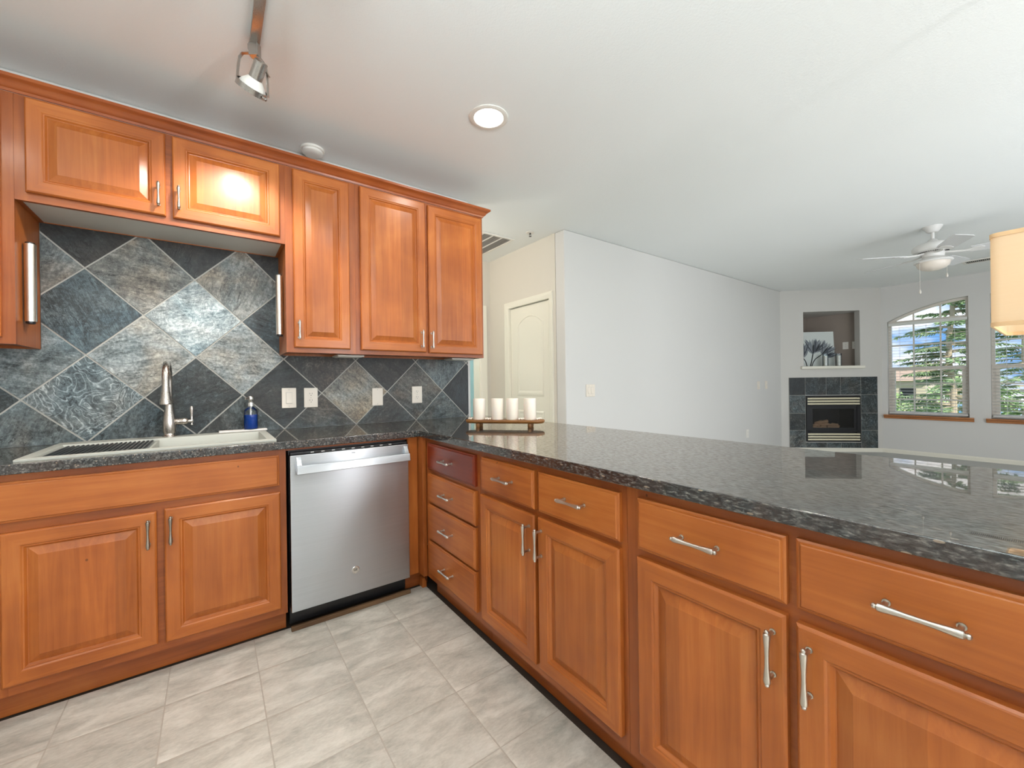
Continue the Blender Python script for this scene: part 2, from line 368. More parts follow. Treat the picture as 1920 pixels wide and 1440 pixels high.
# ================================================================== mesh helpers
class MB:
    def __init__(s): s.bm = bmesh.new(); s.mi = 0
    def f(s, vs, mi=None):
        try: fc = s.bm.faces.new(vs)
        except ValueError: return None
        fc.material_index = s.mi if mi is None else mi
        return fc
    def v(s, p): return s.bm.verts.new(p)
    def box(s, x0, x1, y0, y1, z0, z1, mi=None):
        a = [s.v((x, y, z)) for z in (z0, z1) for y in (y0, y1) for x in (x0, x1)]
        for q in ((0, 2, 3, 1), (4, 5, 7, 6), (0, 1, 5, 4), (2, 6, 7, 3), (0, 4, 6, 2), (1, 3, 7, 5)):
            s.f([a[i] for i in q], mi)
        return s
    def obox(s, c, ax, ay, az, hx, hy, hz, mi=None):
        c = Vector(c); ax, ay, az = Vector(ax), Vector(ay), Vector(az)
        a = [s.v(c + ax * (hx * i) + ay * (hy * j) + az * (hz * k)) for k in (-1, 1) for j in (-1, 1) for i in (-1, 1)]
        for q in ((0, 2, 3, 1), (4, 5, 7, 6), (0, 1, 5, 4), (2, 6, 7, 3), (0, 4, 6, 2), (1, 3, 7, 5)):
            s.f([a[i] for i in q], mi)
        return s
    def rings(s, rr, cap0=True, cap1=True, closed=True, mi=None):
        vs = [[s.v(p) for p in r] for r in rr]
        n = len(vs[0])
        for a, b in zip(vs, vs[1:]):
            for i in range(n if closed else n - 1):
                j = (i + 1) % n
                s.f([a[i], a[j], b[j], b[i]], mi)
        if cap0: s.f(vs[0][::-1], mi)
        if cap1: s.f(vs[-1], mi)
        return vs
    def lathe(s, prof, c=(0, 0, 0), axis='z', n=24, cap0=True, cap1=True, mi=None):
        c = Vector(c); rr = []
        if isinstance(axis, str): az = {'x': Vector((1, 0, 0)), 'y': Vector((0, 1, 0)), 'z': Vector((0, 0, 1))}[axis]
        else: az = Vector(axis).normalized()
        ax = az.orthogonal().normalized(); ay = az.cross(ax)
        for r, h in prof:
            rr.append([c + az * h + ax * (r * math.cos(2 * math.pi * i / n)) + ay * (r * math.sin(2 * math.pi * i / n)) for i in range(n)])
        s.rings(rr, cap0, cap1, mi=mi); return s
    def tube(s, pts, rad, n=12, cap=True, mi=None):
        pts = [Vector(p) for p in pts]; rr = []
        if not hasattr(rad, '__len__'): rad = [rad] * len(pts)
        up = None
        for i, p in enumerate(pts):
            d = (pts[min(i + 1, len(pts) - 1)] - pts[max(i - 1, 0)]).normalized()
            if up is None: up = d.orthogonal().normalized()
            up = (up - d * up.dot(d)); up = up.normalized() if up.length > 1e-6 else d.orthogonal().normalized()
            w = d.cross(up)
            rr.append([p + up * (rad[i] * math.cos(2 * math.pi * k / n)) + w * (rad[i] * math.sin(2 * math.pi * k / n)) for k in range(n)])
        s.rings(rr, cap, cap, mi=mi); return s
    def prism(s, poly, ext, mi=None):
        e = Vector(ext); a = [s.v(p) for p in poly]; b = [s.v(Vector(p) + e) for p in poly]; n = len(a)
        s.f(a[::-1], mi); s.f(b, mi)
        for i in range(n): s.f([a[i], a[(i + 1) % n], b[(i + 1) % n], b[i]], mi)
        return s
    def sphere(s, c, r, nu=12, nv=8, sz=1.0, mi=None):
        c = Vector(c); rr = []
        for j in range(1, nv):
            a = math.pi * j / nv
            rr.append([c + Vector((r * math.sin(a) * math.cos(2 * math.pi * i / nu), r * math.sin(a) * math.sin(2 * math.pi * i / nu), -r * sz * math.cos(a))) for i in range(nu)])
        s.rings(rr, True, True, mi=mi); return s
    def build(s, name, mats, parent=None, bevel=0, seg=2, smooth=40, loc=None, recalc=True):
        bm = s.bm
        if recalc: bmesh.ops.recalc_face_normals(bm, faces=bm.faces[:])
        me = bpy.data.meshes.new(name); bm.to_mesh(me); bm.free()
        if not isinstance(mats, (list, tuple)): mats = [mats]
        for m in mats: me.materials.append(m)
        if smooth:
            me.polygons.foreach_set('use_smooth', [True] * len(me.polygons))
            me.set_sharp_from_angle(angle=R(smooth))
        o = bpy.data.objects.new(name, me); COL.objects.link(o)
        if parent is not None: o.parent = parent
        if loc: o.location = loc
        if bevel:
            md = o.modifiers.new('bevel', 'BEVEL'); md.width = bevel; md.segments = seg; md.limit_method = 'ANGLE'; md.angle_limit = R(40); md.harden_normals = True
        return o
def thing(name, label, cat, loc=(0, 0, 0), rz=0, group=None):
    o = bpy.data.objects.new(name, None); COL.objects.link(o)
    o.location = loc; o.rotation_euler = (0, 0, rz); o.empty_display_size = .05
    tag(o, label, cat, group); return o
def tag(o, label, cat, group=None):
    o['label'] = label; o['category'] = cat
    if group: o['group'] = group
    return o
def struct(o): o['kind'] = 'structure'; return o
def part(o, label): o['label'] = label; return o
def dup(root, loc, rz=None, label=None):
    c = root.copy(); COL.objects.link(c); c.location = loc
    if rz is not None: c.rotation_euler = (0, 0, rz)
    if label: c['label'] = label
    def rec(src, dst):
        for ch in list(src.children):
            k = ch.copy(); COL.objects.link(k); k.parent = dst; rec(ch, k)
    rec(root, c); return c
def rrect(x0, x1, y0, y1, r, n=5):
    p = []
    for cx, cy, a0 in ((x1 - r, y1 - r, 0), (x0 + r, y1 - r, 90), (x0 + r, y0 + r, 180), (x1 - r, y0 + r, 270)):
        for i in range(n + 1):
            a = R(a0 + 90 * i / n); p.append((cx + r * math.cos(a), cy + r * math.sin(a)))
    return p

# ================================================================== room shell
ZC = 2.611
XR = 7.655
FA = Vector((6.553, 0, 0)); FB = Vector((7.655, -1.0185, 0))
FTv = (FB - FA).normalized(); FN = Vector((FTv.y, -FTv.x, 0)); FL = (FB - FA).length
def fp(s, d, z): return FA + FTv * s - FN * d + Vector((0, 0, z))     # d > 0 goes into the chimney breast
def fbox(mb, s0, s1, d0, d1, z0, z1, mi=None):
    return mb.obox(fp((s0 + s1) / 2, (d0 + d1) / 2, (z0 + z1) / 2), FTv, -FN, (0, 0, 1), (s1 - s0) / 2, (d1 - d0) / 2, (z1 - z0) / 2, mi)

struct(MB().box(-2.4, .057, -5.2, -.556, -.008, 0).build('floor', M['floor'], smooth=0))
struct(MB().box(-2.4, .60, -5.2, 0, -.03, -.008).build('floor_underlay', M['subfloor'], smooth=0))
mb = MB(); mb.box(.60, 7.8, -5.2, 0, -.03, 0); mb.box(-.6, 7.8, 0, 3.0, -.03, 0)
struct(mb.build('floor_carpet', M['carpet'], smooth=0))
struct(MB().box(-2.5, 7.85, -5.3, 3.1, ZC, ZC + .08).build('ceiling', M['ceiling'], smooth=0))
struct(MB().box(-2.4, .716, 0, .12, -.03, ZC).build('wall_back', M['wall'], bevel=.012))
struct(MB().box(-2.5, -2.4, -5.2, .12, -.03, ZC).build('wall_left', M['wall'], smooth=0))
# front wall behind the camera, with openings invented for the fill lamps
mb = MB()
for b in ((-2.5, -2.0, 0, ZC), (-2.0, -.4, 0, .95), (-2.0, -.4, 2.1, ZC), (-.4, .72, 0, ZC), (.72, .98, 0, .2), (.72, .98, 2.1, ZC), (.98, 2.15, 0, ZC), (2.15, 4.65, 2.2, ZC), (4.65, 7.8, 0, ZC)):
    mb.box(b[0], b[1], -5.32, -5.2, b[2], b[3])
struct(mb.build('wall_front', M['wall'], smooth=0))
struct(MB().box(1.745, 7.8, 0, .13, -.03, ZC).build('wall_long', M['wall'], bevel=.012))
# hall wall with a closed door, hall end wall with an open doorway, teal room
mb = MB()
HX = 1.745
for y0, y1, z0, z1 in ((.13, .20, 0, ZC), (.20, .94, 2.04, ZC), (.94, 1.40, 0, ZC)): mb.box(HX, HX + .12, y0, y1, z0, z1)
struct(mb.build('wall_hall', M['wall_hall'], smooth=0))
mb = MB()
for x0, x1, z0, z1 in ((-.6, .80, 0, ZC), (.80, 1.60, 2.04, ZC), (1.60, HX, 0, ZC)): mb.box(x0, x1, 1.28, 1.40, z0, z1)
struct(mb.build('wall_end', M['wall_hall'], smooth=0))
mb = MB(); mb.box(-.7, -.6, .12, 3.0, 0, ZC); struct(mb.build('wall_side', M['wall_hall'], smooth=0))
mb = MB(); mb.box(-.6, 3.0, 2.9, 3.0, 0, ZC); mb.box(2.9, 3.0, 1.4, 2.9, 0, ZC); struct(mb.build('wall_teal', M['teal'], smooth=0))
# window wall
WINS = [(-1.95, -1.089), (-3.011, -2.15)]
AR, AY, AZ, WZ0 = 1.87, -2.05, 2.317, .60
def arch(y, off=0): return AZ - AR + math.sqrt(max((AR - off) ** 2 - (y - AY) ** 2, 0)) 
mb = MB(); XO = XR + .14
for y0, y1 in ((-5.3, WINS[1][0]), (WINS[1][1], WINS[0][0]), (WINS[0][1], .13)): mb.box(XR, XO, y0, y1, -.03, ZC)
for y0, y1 in WINS:
    mb.box(XR, XO, y0, y1, -.03, WZ0)
    n = 14
    for i in range(n):
        a, b = y0 + (y1 - y0) * i / n, y0 + (y1 - y0) * (i + 1) / n
        mb.prism([(XR, a, arch(a)), (XR, b, arch(b)), (XR, b, ZC), (XR, a, ZC)], (XO - XR, 0, 0))
struct(mb.build('wall_right', M['wall'], smooth=0))
# chimney breast across the corner
mb = MB()
NS0, NS1, NZ0, NZ1 = .35, 1.19, 1.38, 2.262
IS0, IS1, IZ0, IZ1 = .37, 1.18, .16, .905
for s0, s1, z0, z1 in ((0, NS0, 0, ZC), (NS1, FL, 0, ZC), (NS0, NS1, IZ1, NZ0 - .02), (NS0, NS1, NZ1, ZC), (NS0, NS1, 0, IZ0), (NS0, IS0, IZ0, IZ1), (IS1, NS1, IZ0, IZ1)):
    fbox(mb, s0, s1, 0, .12, z0, z1)
struct(mb.build('wall_fireplace', M['wall_fire'], smooth=0))
for zz, nm in ((NZ0 - .02, 'wall_niche_base'), (NZ1, 'wall_niche_top')):
    mb = MB(); mb.prism([fp(.10, .115, zz), fp(FL - .10, .115, zz), (7.65, -.02, zz), (7.6, -.005, zz)], (0, 0, .02 if zz < 2 else .03))
    struct(mb.build(nm, M['wall_fire'], smooth=0))
mb = MB(); mb.box(7.640, 7.652, -.86, -.006, NZ0, NZ1); mb.box(6.70, 7.640, -.014, -.004, NZ0, NZ1)
struct(mb.build('wall_niche', M['shade_taupe'], smooth=0))
mb = MB(); fbox(mb, .302, 1.238, -.045, .02, 1.335, 1.38)
struct(mb.build('trim_1', M['trim'], bevel=.008)); bpy.context.view_layer.update()
# baseboards
def bprof(mb, p0, p1, nrm, h=.062, t=.013):
    p0, p1, nrm = Vector(p0), Vector(p1), Vector(nrm)
    prof = [(0, 0), (t, 0), (t, h * .72), (t * .55, h * .86), (t * .4, h), (0, h)]
    mb.rings([[p + nrm * a + Vector((0, 0, b)) for a, b in prof] for p in (p0, p1)])
mb = MB(); bprof(mb, (XR - .001, -1.02, 0), (XR - .001, -5.2, 0), (-1, 0, 0)); struct(mb.build('baseboard_right', M['trim'], smooth=0))
mb = MB(); bprof(mb, fp(0, -.001, 0), fp(FL, -.001, 0), FN); struct(mb.build('baseboard_fireplace', M['trim'], smooth=0))
mb = MB(); bprof(mb, (HX, -.001, 0), (6.55, -.001, 0), (0, -1, 0)); struct(mb.build('baseboard_long', M['trim'], smooth=0))

# windows in the right wall
def window(idx, y0, y1, high):
    w = bpy.data.objects.new('window_%d' % idx, None); COL.objects.link(w); w.location = (XR, (y0 + y1) / 2, WZ0); struct(w)
    cy = (y0 + y1) / 2
    L = lambda x, y, z: (x, y - cy, z - WZ0)
    def bx(mb, x0, x1, a0, a1, z0, z1): mb.box(x0, x1, a0 - cy, a1 - cy, z0 - WZ0, z1 - WZ0)
    ZT, ZM = 2.035, 1.315
    mb = MB(); fx0, fx1 = .075, .125
    bx(mb, fx0 + .001, fx1, y0 + .0005, y0 + .035, WZ0 + .001, arch(y0) - .002); bx(mb, fx0 + .001, fx1, y1 - .035, y1 - .0005, WZ0 + .001, arch(y1) - .002)
    bx(mb, fx0 + .003, fx1 + .001, y0 + .001, y1 - .001, WZ0 + .0005, WZ0 + .045); bx(mb, fx0 - .005, fx1 + .002, y0 + .002, y1 - .002, ZT - .022, ZT + .022); bx(mb, fx0 - .008, fx1 + .003, y0 + .002, y1 - .002, ZM - .025, ZM + .025)
    n = 16
    outer = [L(fx0 - .001, y0 + .001 + (y1 - y0 - .002) * i / n, arch(y0 + (y1 - y0) * i / n) - .0006) for i in range(n + 1)]
    inner = [(p[0], p[1], p[2] - .035) for p in outer]
    ring = []
    for o_, i_ in zip(outer, inner):
        ring.append([o_, i_, (fx1 - .002, i_[1], i_[2]), (fx1 - .002, o_[1], o_[2])])
    mb.rings(ring)
    # lower sash stiles
    bx(mb, fx0 - .006, fx1 - .004, y0 + .034, y0 + .075, WZ0 + .043, ZM); bx(mb, fx0 - .006, fx1 - .004, y1 - .075, y1 - .034, WZ0 + .043, ZM)
    mb.build('frame', M['vinyl'], w, smooth=30)
    mb = MB(); mx0, mx1 = .092, .108
    for k in (1, 2):
        yy = y0 + (y1 - y0) * k / 3
        bx(mb, mx0, mx1, yy - .009, yy + .009, WZ0 + .04, arch(yy) - .03)
    for zz in ((ZT + ZM) / 2, ZM - .235, ZM - .47): bx(mb, mx0 + .002, mx1 - .002, y0 + .03, y1 - .03, zz - .009, zz + .009)
    mb.build('muntin_grid', M['vinyl'], w, smooth=0)
    mb = MB()
    pts = [L(.1, y0, WZ0), L(.1, y1, WZ0)] + [L(.1, y1 + (y0 - y1) * i / n, arch(y1 + (y0 - y1) * i / n)) for i in range(n + 1)]
    mb.f([mb.v(p) for p in pts])
    mb.build('pane', M['glass'], w, smooth=0)
    mb = MB()
    prof = [(.07, 0), (-.055, 0), (-.060, -.012), (-.045, -.022), (-.03, -.03), (-.025, -.055), (-.001, -.06), (-.001, -.02), (.07, -.02)]
    e = .045
    mb.rings([[(a, yy - cy, b) for a, b in prof] for yy in (y0 - e, y1 + e)])
    part(mb.build('window_sill', M['sill_wood'], w, smooth=25), 'brown oak window sill with a moulded front edge')
    # blind
    b = thing('window_blind', 'white horizontal slat blind, open, in the arched window %s' % ('beside the fireplace' if idx == 1 else 'behind the hanging lamp shade'), 'blind', (XR + .035, cy, WZ0), group='open slat blinds')
    mb = MB(); mb.box(-.025, .025, y0 - cy + .012, y1 - cy - .012, ZT - WZ0 - .05, ZT - WZ0 - .008); mb.build('headrail', M['slat'], b, bevel=.003)
    mb = MB(); z = ZT - WZ0 - .085; i = 0; tl = .06
    while z > .075:
        hw = .024
        mb.rings([[(-hw, yy, z - hw * tl), (0, yy, z + .0022), (hw, yy, z + hw * tl), (hw, yy, z + hw * tl - .0022), (0, yy, z), (-hw, yy, z - hw * tl - .0022)] for yy in (y0 - cy + .014, y1 - cy - .014)])
        z -= .0445
    part(mb.build('slats', M['slat'], b, smooth=0), 'open white horizontal slats')
    mb = MB(); mb.box(-.025, .025, y0 - cy + .014, y1 - cy - .014, .02, .045); mb.box(-.025, .025, y0 - cy + .014, y1 - cy - .014, .052, .057); mb.build('bottom_rail', M['slat'], b, bevel=.003)
    for yy in (.16, .5, .84):
        mb = MB(); q = y0 + (y1 - y0) * yy - cy
        for xx in (-.025, .025): mb.tube([(xx, q, .03), (xx, q, ZT - WZ0 - .05)], .0012, 5)
        mb.build('ladder_cord', M['slat'], b)
window(1, *WINS[0], True); window(2, *WINS[1], False)

# invented patio door and kitchen window, unseen openings for the added daylight lamps
d = bpy.data.objects.new('added_patio_door', None); COL.objects.link(d); d.location = (3.4, -5.26, 0); struct(d)
mb = MB()
for x0, x1, z0, z1 in ((-1.25, -1.19, 0, 2.2), (1.19, 1.25, 0, 2.2), (-1.19, 1.19, 2.14, 2.2), (-1.19, 1.19, 0, .06), (-.04, .04, .06, 2.14)): mb.box(x0, x1, -.03, .03, z0, z1)
mb.build('frame', M['vinyl'], d, smooth=0)
d = bpy.data.objects.new('window_3', None); COL.objects.link(d); d.location = (-1.2, -5.26, .95); struct(d)
mb = MB()
for x0, x1, z0, z1 in ((-.8, -.75, 0, 1.15), (.75, .8, 0, 1.15), (-.75, .75, 0, .05), (-.75, .75, 1.1, 1.15), (-.02, .02, .05, 1.1)): mb.box(x0, x1, -.03, .03, z0, z1)
mb.build('frame', M['vinyl'], d, smooth=0)

d = bpy.data.objects.new('window_4', None); COL.objects.link(d); d.location = (.85, -5.26, .2); struct(d)  # invented slit opening for the lamp meant to streak the dishwasher
mb = MB()
for x0, x1, z0, z1 in ((-.13, -.11, 0, 1.9), (.11, .13, 0, 1.9), (-.11, .11, 0, .03), (-.11, .11, 1.87, 1.9)): mb.box(x0, x1, -.03, .03, z0, z1)
mb.build('frame', M['vinyl'], d, smooth=0)
# hall door
d = bpy.data.objects.new('door_1', None); COL.objects.link(d); d.location = (HX, 0, 0); struct(d)
mb = MB()
def casing(mb, a0, a1, zt, w=.062, t=.016):
    prof = [(0, 0), (w, 0), (w, t), (w * .7, t), (w * .45, t * .65), (w * .12, t * .55), (0, t * .3)]
    path = [(a0, 0, -1, 0), (a0, zt, -1, 1), (a1, zt, 1, 1), (a1, 0, 1, 0)]
    mb.rings([[(-h, p[0] + p[2] * o, p[1] + p[3] * o) for o, h in prof] for p in path])
casing(mb, .225, .905, 2.0)
mb.box(.0, .10, .20, .227, 0, 2.03); mb.box(.0, .10, .903, .94, 0, 2.03); mb.box(.0, .10, .20, .94, 2.0, 2.04)
mb.build('casing', M['trim'], d, smooth=25)
# door slab with an arched upper panel and a lower panel, recessed mouldings
def door_slab(y0, y1, z1):
    mb = MB(); x = .028
    mb.box(x, x + .035, y0, y1, .01, z1)
    def mould(outline, ins, dep):
        c = Vector((0, sum(p[0] for p in outline) / len(outline), sum(p[1] for p in outline) / len(outline)))
        rr = []
        for k, dx in zip((0, .010, .022, .034), (0.0, -.006, -.006, .0)):
            r = []
            for p in outline:
                v = Vector((0, p[0] - c.y, p[1] - c.z)); sy = max(abs(v.y), 1e-4); sz = max(abs(v.z), 1e-4)
                r.append((x + dx - .0004, c.y + v.y * (1 - k / (.5 * wid)), c.z + v.z * (1 - k / (.5 * hei))))
            rr.append(r)
        mb.rings(rr, False, False)
    m0, m1 = y0 + .115, y1 - .115
    wid = m1 - m0; hei = .83
    cy = (m0 + m1) / 2; rise = .085
    ap = [(m0, 1.03), (m1, 1.03), (m1, 1.80)]
    for i in range(1, 12):
        u = 1 - 2 * i / 12; ap.append((cy + u * wid / 2, 1.80 + rise * (1 - u * u)))
    ap.append((m0, 1.80)); mould(ap, 0, 0)
    hei = .72; mould([(m0, .20), (m1, .20), (m1, .88), (m0, .88)], 0, 0)
    return mb
door_slab(.23, .90, 1.995).build('door_panel', M['trim'], d, smooth=30)
for zz in (1.745, 1.0, .25):
    mb = MB(); mb.box(.012, .03, .222, .232, zz - .04, zz + .04); mb.tube([(.012, .227, zz - .042), (.012, .227, zz + .042)], .006, 8); mb.build('hinge', M['slot'], d, smooth=30)
mb = MB(); mb.lathe([(.026, 0), (.026, -.006), (.010, -.010), (.010, -.035), (.024, -.042), (.028, -.055), (.02, -.066)], (.028, .845, .93), 'x', 16); mb.build('door_knob', M['pewter'], d)
# doorway casing at the hall end
mb = MB()
prof = [(0, 0), (.085, 0), (.085, .016), (.06, .016), (.04, .010), (.01, .009), (0, .005)]
mb.rings([[(p[0] + p[2] * o, 1.279 - h, p[1] + p[3] * o) for o, h in prof] for p in ((.80, 0, -1, 0), (.80, 2.0, -1, 1), (1.60, 2.0, 1, 1), (1.60, 0, 1, 0))])
mb.box(.795, .815, 1.279, 1.41, 0, 2.03); mb.box(1.585, 1.605, 1.279, 1.41, 0, 2.03); mb.box(.80, 1.60, 1.279, 1.41, 1.99, 2.03)
struct(mb.build('trim_2', M['trim'], smooth=25))

# ================================================================== backsplash
D2, X0, ZT0 = .4176 / 2, -1.4196, .914 + .0019
TONES = {(0,1):(.44,.38,.8),(1,2):(.56,.48,.15),(1,0):(.26,.34,.1),(2,1):(.16,.42,.0),(3,2):(.54,.55,.1),(3,0):(.24,.42,.1),(2,3):(.66,.30,.35),
 (1,4):(.44,.66,.1),(0,3):(.27,.22,.1),(-1,2):(.42,.38,.1),(-1,0):(.34,.40,.1),(-1,4):(.44,.62,.1),(-2,1):(.18,.30,.1),(-2,3):(.20,.5,.1),(0,5):(.10,.62,.1),
 (2,5):(.10,.66,.2),(3,4):(.47,.64,.1),(4,3):(.16,.24,.0),(4,5):(.12,.6,.1),(4,1):(.10,.55,.0),(5,2):(.19,.72,.25),(6,1):(.50,.76,.0),(5,0):(.22,.62,.0),
 (7,2):(.12,.62,.1),(7,0):(.20,.60,.1),(8,1):(.29,.66,.1),(9,2):(.34,.50,.1),(9,0):(.28,.50,.2),(10,1):(.05,.40,.0),(8,3):(.2,.5,0),(6,3):(.2,.6,0),(10,3):(.3,.4,0)}
def clip(poly, ax, lim, keep_less):
    out = []
    for i in range(len(poly)):
        a, b = poly[i], poly[(i + 1) % len(poly)]
        ina = (a[ax] <= lim) if keep_less else (a[ax] >= lim); inb = (b[ax] <= lim) if keep_less else (b[ax] >= lim)
        if ina: out.append(a)
        if ina != inb:
            t = (lim - a[ax]) / (b[ax] - a[ax]); out.append((a[0] + (b[0] - a[0]) * t, a[1] + (b[1] - a[1]) * t))
    return out
def backsplash():
    mb = MB(); bm = mb.bm
    lt = bm.loops.layers.float_color.new('tile'); ls = bm.loops.layers.float_color.new('seed')
    rects = [(-1.97, .685, .9155, 1.357), (-1.563, -.606, 1.357, 1.944)]
    for i in range(-4, 12):
        for j in range(-1, 7):
            if (i + j) % 2 == 0: continue
            rnd = random.Random(i * 31 + j * 7)
            tone = TONES.get((i, j), (.25 + .2 * rnd.random(), .5, .1))
            cx, cz, h = X0 + i * D2, ZT0 + j * D2, D2 - .0048
            yf = -.011 - rnd.random() * .0016; sd = (rnd.random(), rnd.random(), (i * .37 + j * .61) % 1, 1)
            for x0, x1, z0, z1 in rects:
                p = [(cx - h, cz), (cx, cz - h), (cx + h, cz), (cx, cz + h)]
                for ax, lim, kl in ((0, x0, False), (0, x1, True), (1, z0, False), (1, z1, True)):
                    if p: p = clip(p, ax, lim, kl)
                if len(p) < 3: continue
                nf = len(bm.faces)
                mb.prism([(q[0], yf, q[1]) for q in p], (0, .007, 0), 0)
                bm.faces.ensure_lookup_table()
                for f in bm.faces[nf:]:
                    for lp in f.loops:
                        lp[lt] = (*tone, 1); lp[ls] = sd
    for x0, x1, z0, z1 in rects: mb.box(x0, x1, -.0085, -.0005, z0, z1, 1)
    o = mb.build('slate_backsplash', [M['slate'], M['grout']], smooth=0)
    return tag(o, 'dark slate tile backsplash laid in diagonal diamonds with pale grout behind the sink', 'backsplash')
backsplash()

# ================================================================== countertop
def slab_cells(xs, ys, inc, z0, z1):
    mb = MB(); bm = mb.bm; V = {}
    def vv(i, j):
        if (i, j) not in V: V[(i, j)] = bm.verts.new((xs[i], ys[j], z0))
        return V[(i, j)]
    fs = []
    for i in range(len(xs) - 1):
        for j in range(len(ys) - 1):
            if inc((xs[i] + xs[i + 1]) / 2, (ys[j] + ys[j + 1]) / 2):
                fs.append(bm.faces.new((vv(i, j), vv(i + 1, j), vv(i + 1, j + 1), vv(i, j + 1))))
    r = bmesh.ops.extrude_face_region(bm, geom=fs)
    bmesh.ops.translate(bm, verts=[g for g in r['geom'] if isinstance(g, bmesh.types.BMVert)], vec=(0, 0, z1 - z0))
    return mb
CT, CB = .914, .8775
mb = slab_cells([-1.97, -1.49, -.705, 0, .66, .843], [-2.92, -.635, -.575, -.055, -.0125, -.004],
    lambda x, y: ((y > -.635 and y < -.0125 and x < .66) or (x > 0 and y < -.0125)) and not (-1.49 < x < -.705 and -.575 < y < -.055), CB, CT)
tag(mb.build('granite_countertop', M['granite'], bevel=.0035, smooth=30), 'polished dark speckled granite countertop running past the sink and along the peninsula', 'countertop')

# ================================================================== cabinets
def ring_rect(u0, u1, z0, z1, prof):
    return [[(u0 + i, y, z0 + i), (u1 - i, y, z0 + i), (u1 - i, y, z1 - i), (u0 + i, y, z1 - i)] for i, y in prof]
DOORP = [(0, 0), (0, -.0145), (.0035, -.0185), (.006, -.0200), (.047, -.0200), (.0495, -.0185), (.0515, -.0165), (.0555, -.0160), (.058, -.0125), (.0615, -.0085), (.0635, -.0080), (.088, -.0170), (.0905, -.0185), (.0915, -.0185)]
DRAWP = [(0, 0), (0, -.0125), (.004, -.0150), (.0065, -.0150), (.0085, -.0185), (.0105, -.0200)]
def front_panel(name, u0, u1, z0, z1, prof, mats, parent, split):
    """mitred ring loft; mats = (upright, level, field)"""
    mb = MB(); rr = ring_rect(u0, u1, z0, z1, prof)
    vs = [[mb.v(p) for p in r] for r in rr]
    for k, (a, b) in enumerate(zip(vs, vs[1:])):
        for i in range(4):
            j = (i + 1) % 4
            mi = (1 if i in (0, 2) else 0) if k < split else 2
            mb.f([a[i], a[j], b[j], b[i]], mi)
    mb.f(vs[0][::-1], 0); mb.f(vs[-1], 2)
    return mb.build(name, mats, parent, smooth=12)
def pull_mesh(L, horiz):
    mb = MB(); r = .0048; hl = L / 2
    prof = [(.0012, -hl), (.0042, -hl + .002), (.0050, -hl + .005), (.0036, -hl + .007), (.0066, -hl + .009), (.0072, -hl + .014), (.0064, -hl + .022), (r, -hl + .042), (.0043, 0)]
    prof = prof + [(a, -b) for a, b in prof[-2::-1]]
    ax = 'x' if horiz else 'z'
    mb.lathe(prof, (0, -.031, 0), ax, 14)
    for s in (-1, 1):
        q = s * (hl - .0145)
        p0 = (q, 0, 0) if horiz else (0, 0, q); p1 = (q, -.031, 0) if horiz else (0, -.031, q)
        mb.tube([p0, (p0[0], -.003, p0[2])], .0062, 10); mb.tube([p0, p1], .0042, 10)
    bmesh.ops.recalc_face_normals(mb.bm, faces=mb.bm.faces[:])
    me = bpy.data.meshes.new('handle'); mb.bm.to_mesh(me); mb.bm.free()
    me.polygons.foreach_set('use_smooth', [True] * len(me.polygons)); me.set_sharp_from_angle(angle=R(35))
    return me
PULL = {}
def pull(parent, u, z, L=.118, horiz=False, mat='nickel'):
    k = (round(L, 3), horiz, mat)
    if k not in PULL: PULL[k] = pull_mesh(L, horiz); PULL[k].materials.append(M[mat])
    o = bpy.data.objects.new('handle', PULL[k]); COL.objects.link(o); o.parent = parent; o.location = (u, -.0195, z)
    return o
def cabinet(name, label, loc, rz, w, depth, z0, z1, doors=(), drawers=(), toe=None, base=True, under=None, falsef=(), group=None):
    t = thing(name, label, 'cabinet', loc, rz, group)
    mb = MB(); T = .016
    mb.box(0, T, .019, depth, z0, z1); mb.box(w - T, w, .019, depth, z0, z1)
    mb.box(T, w - T, .019, depth - .006, z0 + .012, z0 + .012 + T); mb.box(T, w - T, depth - .006, depth, z0, z1)
    if not base: mb.box(T, w - T, .019, depth, z1 - T, z1)
    mb.build('carcass', M['wood_v'], t, smooth=0)
    mb = MB()
    st = .038
    mb.box(0, st, 0, .019, z0, z1, 0); mb.box(w - st, w, 0, .019, z0, z1, 0)
    mb.box(st, w - st, 0, .019, z0, z1, 1)
    mb.build('face_frame', [M['wood_frame'], M['wood_frame_h']], t, smooth=0)
    if under: 
        mb = MB(); mb.box(T, w - T, .022, depth - .002, z0 + .003, z0 + .011); part(mb.build('underside_panel', under, t, smooth=0), 'grey laminate underside')
    if toe:
        mb = MB(); mb.box(0, w, toe, toe + .016, 0, z0 - .004); mb.build('toe_kick', M['wood_frame_h'], t, smooth=0)
    for d in doors:
        o = front_panel('door', d[0], d[1], d[2], d[3], DOORP, [M['wood_v'], M['wood_h'], M['wood_panel']], t, 9)
        if d[4]: pull(o, d[4][0], d[4][1], d[4][2] if len(d[4]) > 2 else .118, False, d[5] if len(d) > 5 else 'nickel')
    for d in drawers:
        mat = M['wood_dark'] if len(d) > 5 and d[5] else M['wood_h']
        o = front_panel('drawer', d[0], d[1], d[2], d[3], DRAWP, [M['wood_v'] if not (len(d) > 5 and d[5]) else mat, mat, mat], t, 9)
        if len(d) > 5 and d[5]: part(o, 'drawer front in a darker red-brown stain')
        pull(o, d[4][0], d[4][1], .118, True)
    for d in falsef:
        part(front_panel('false_drawer_front', *d, DRAWP, [M['wood_v'], M['wood_h'], M['wood_h']], t, 9), 'blank drawer front without a handle')
    return t
BZ0, BZ1 = .10, .8765
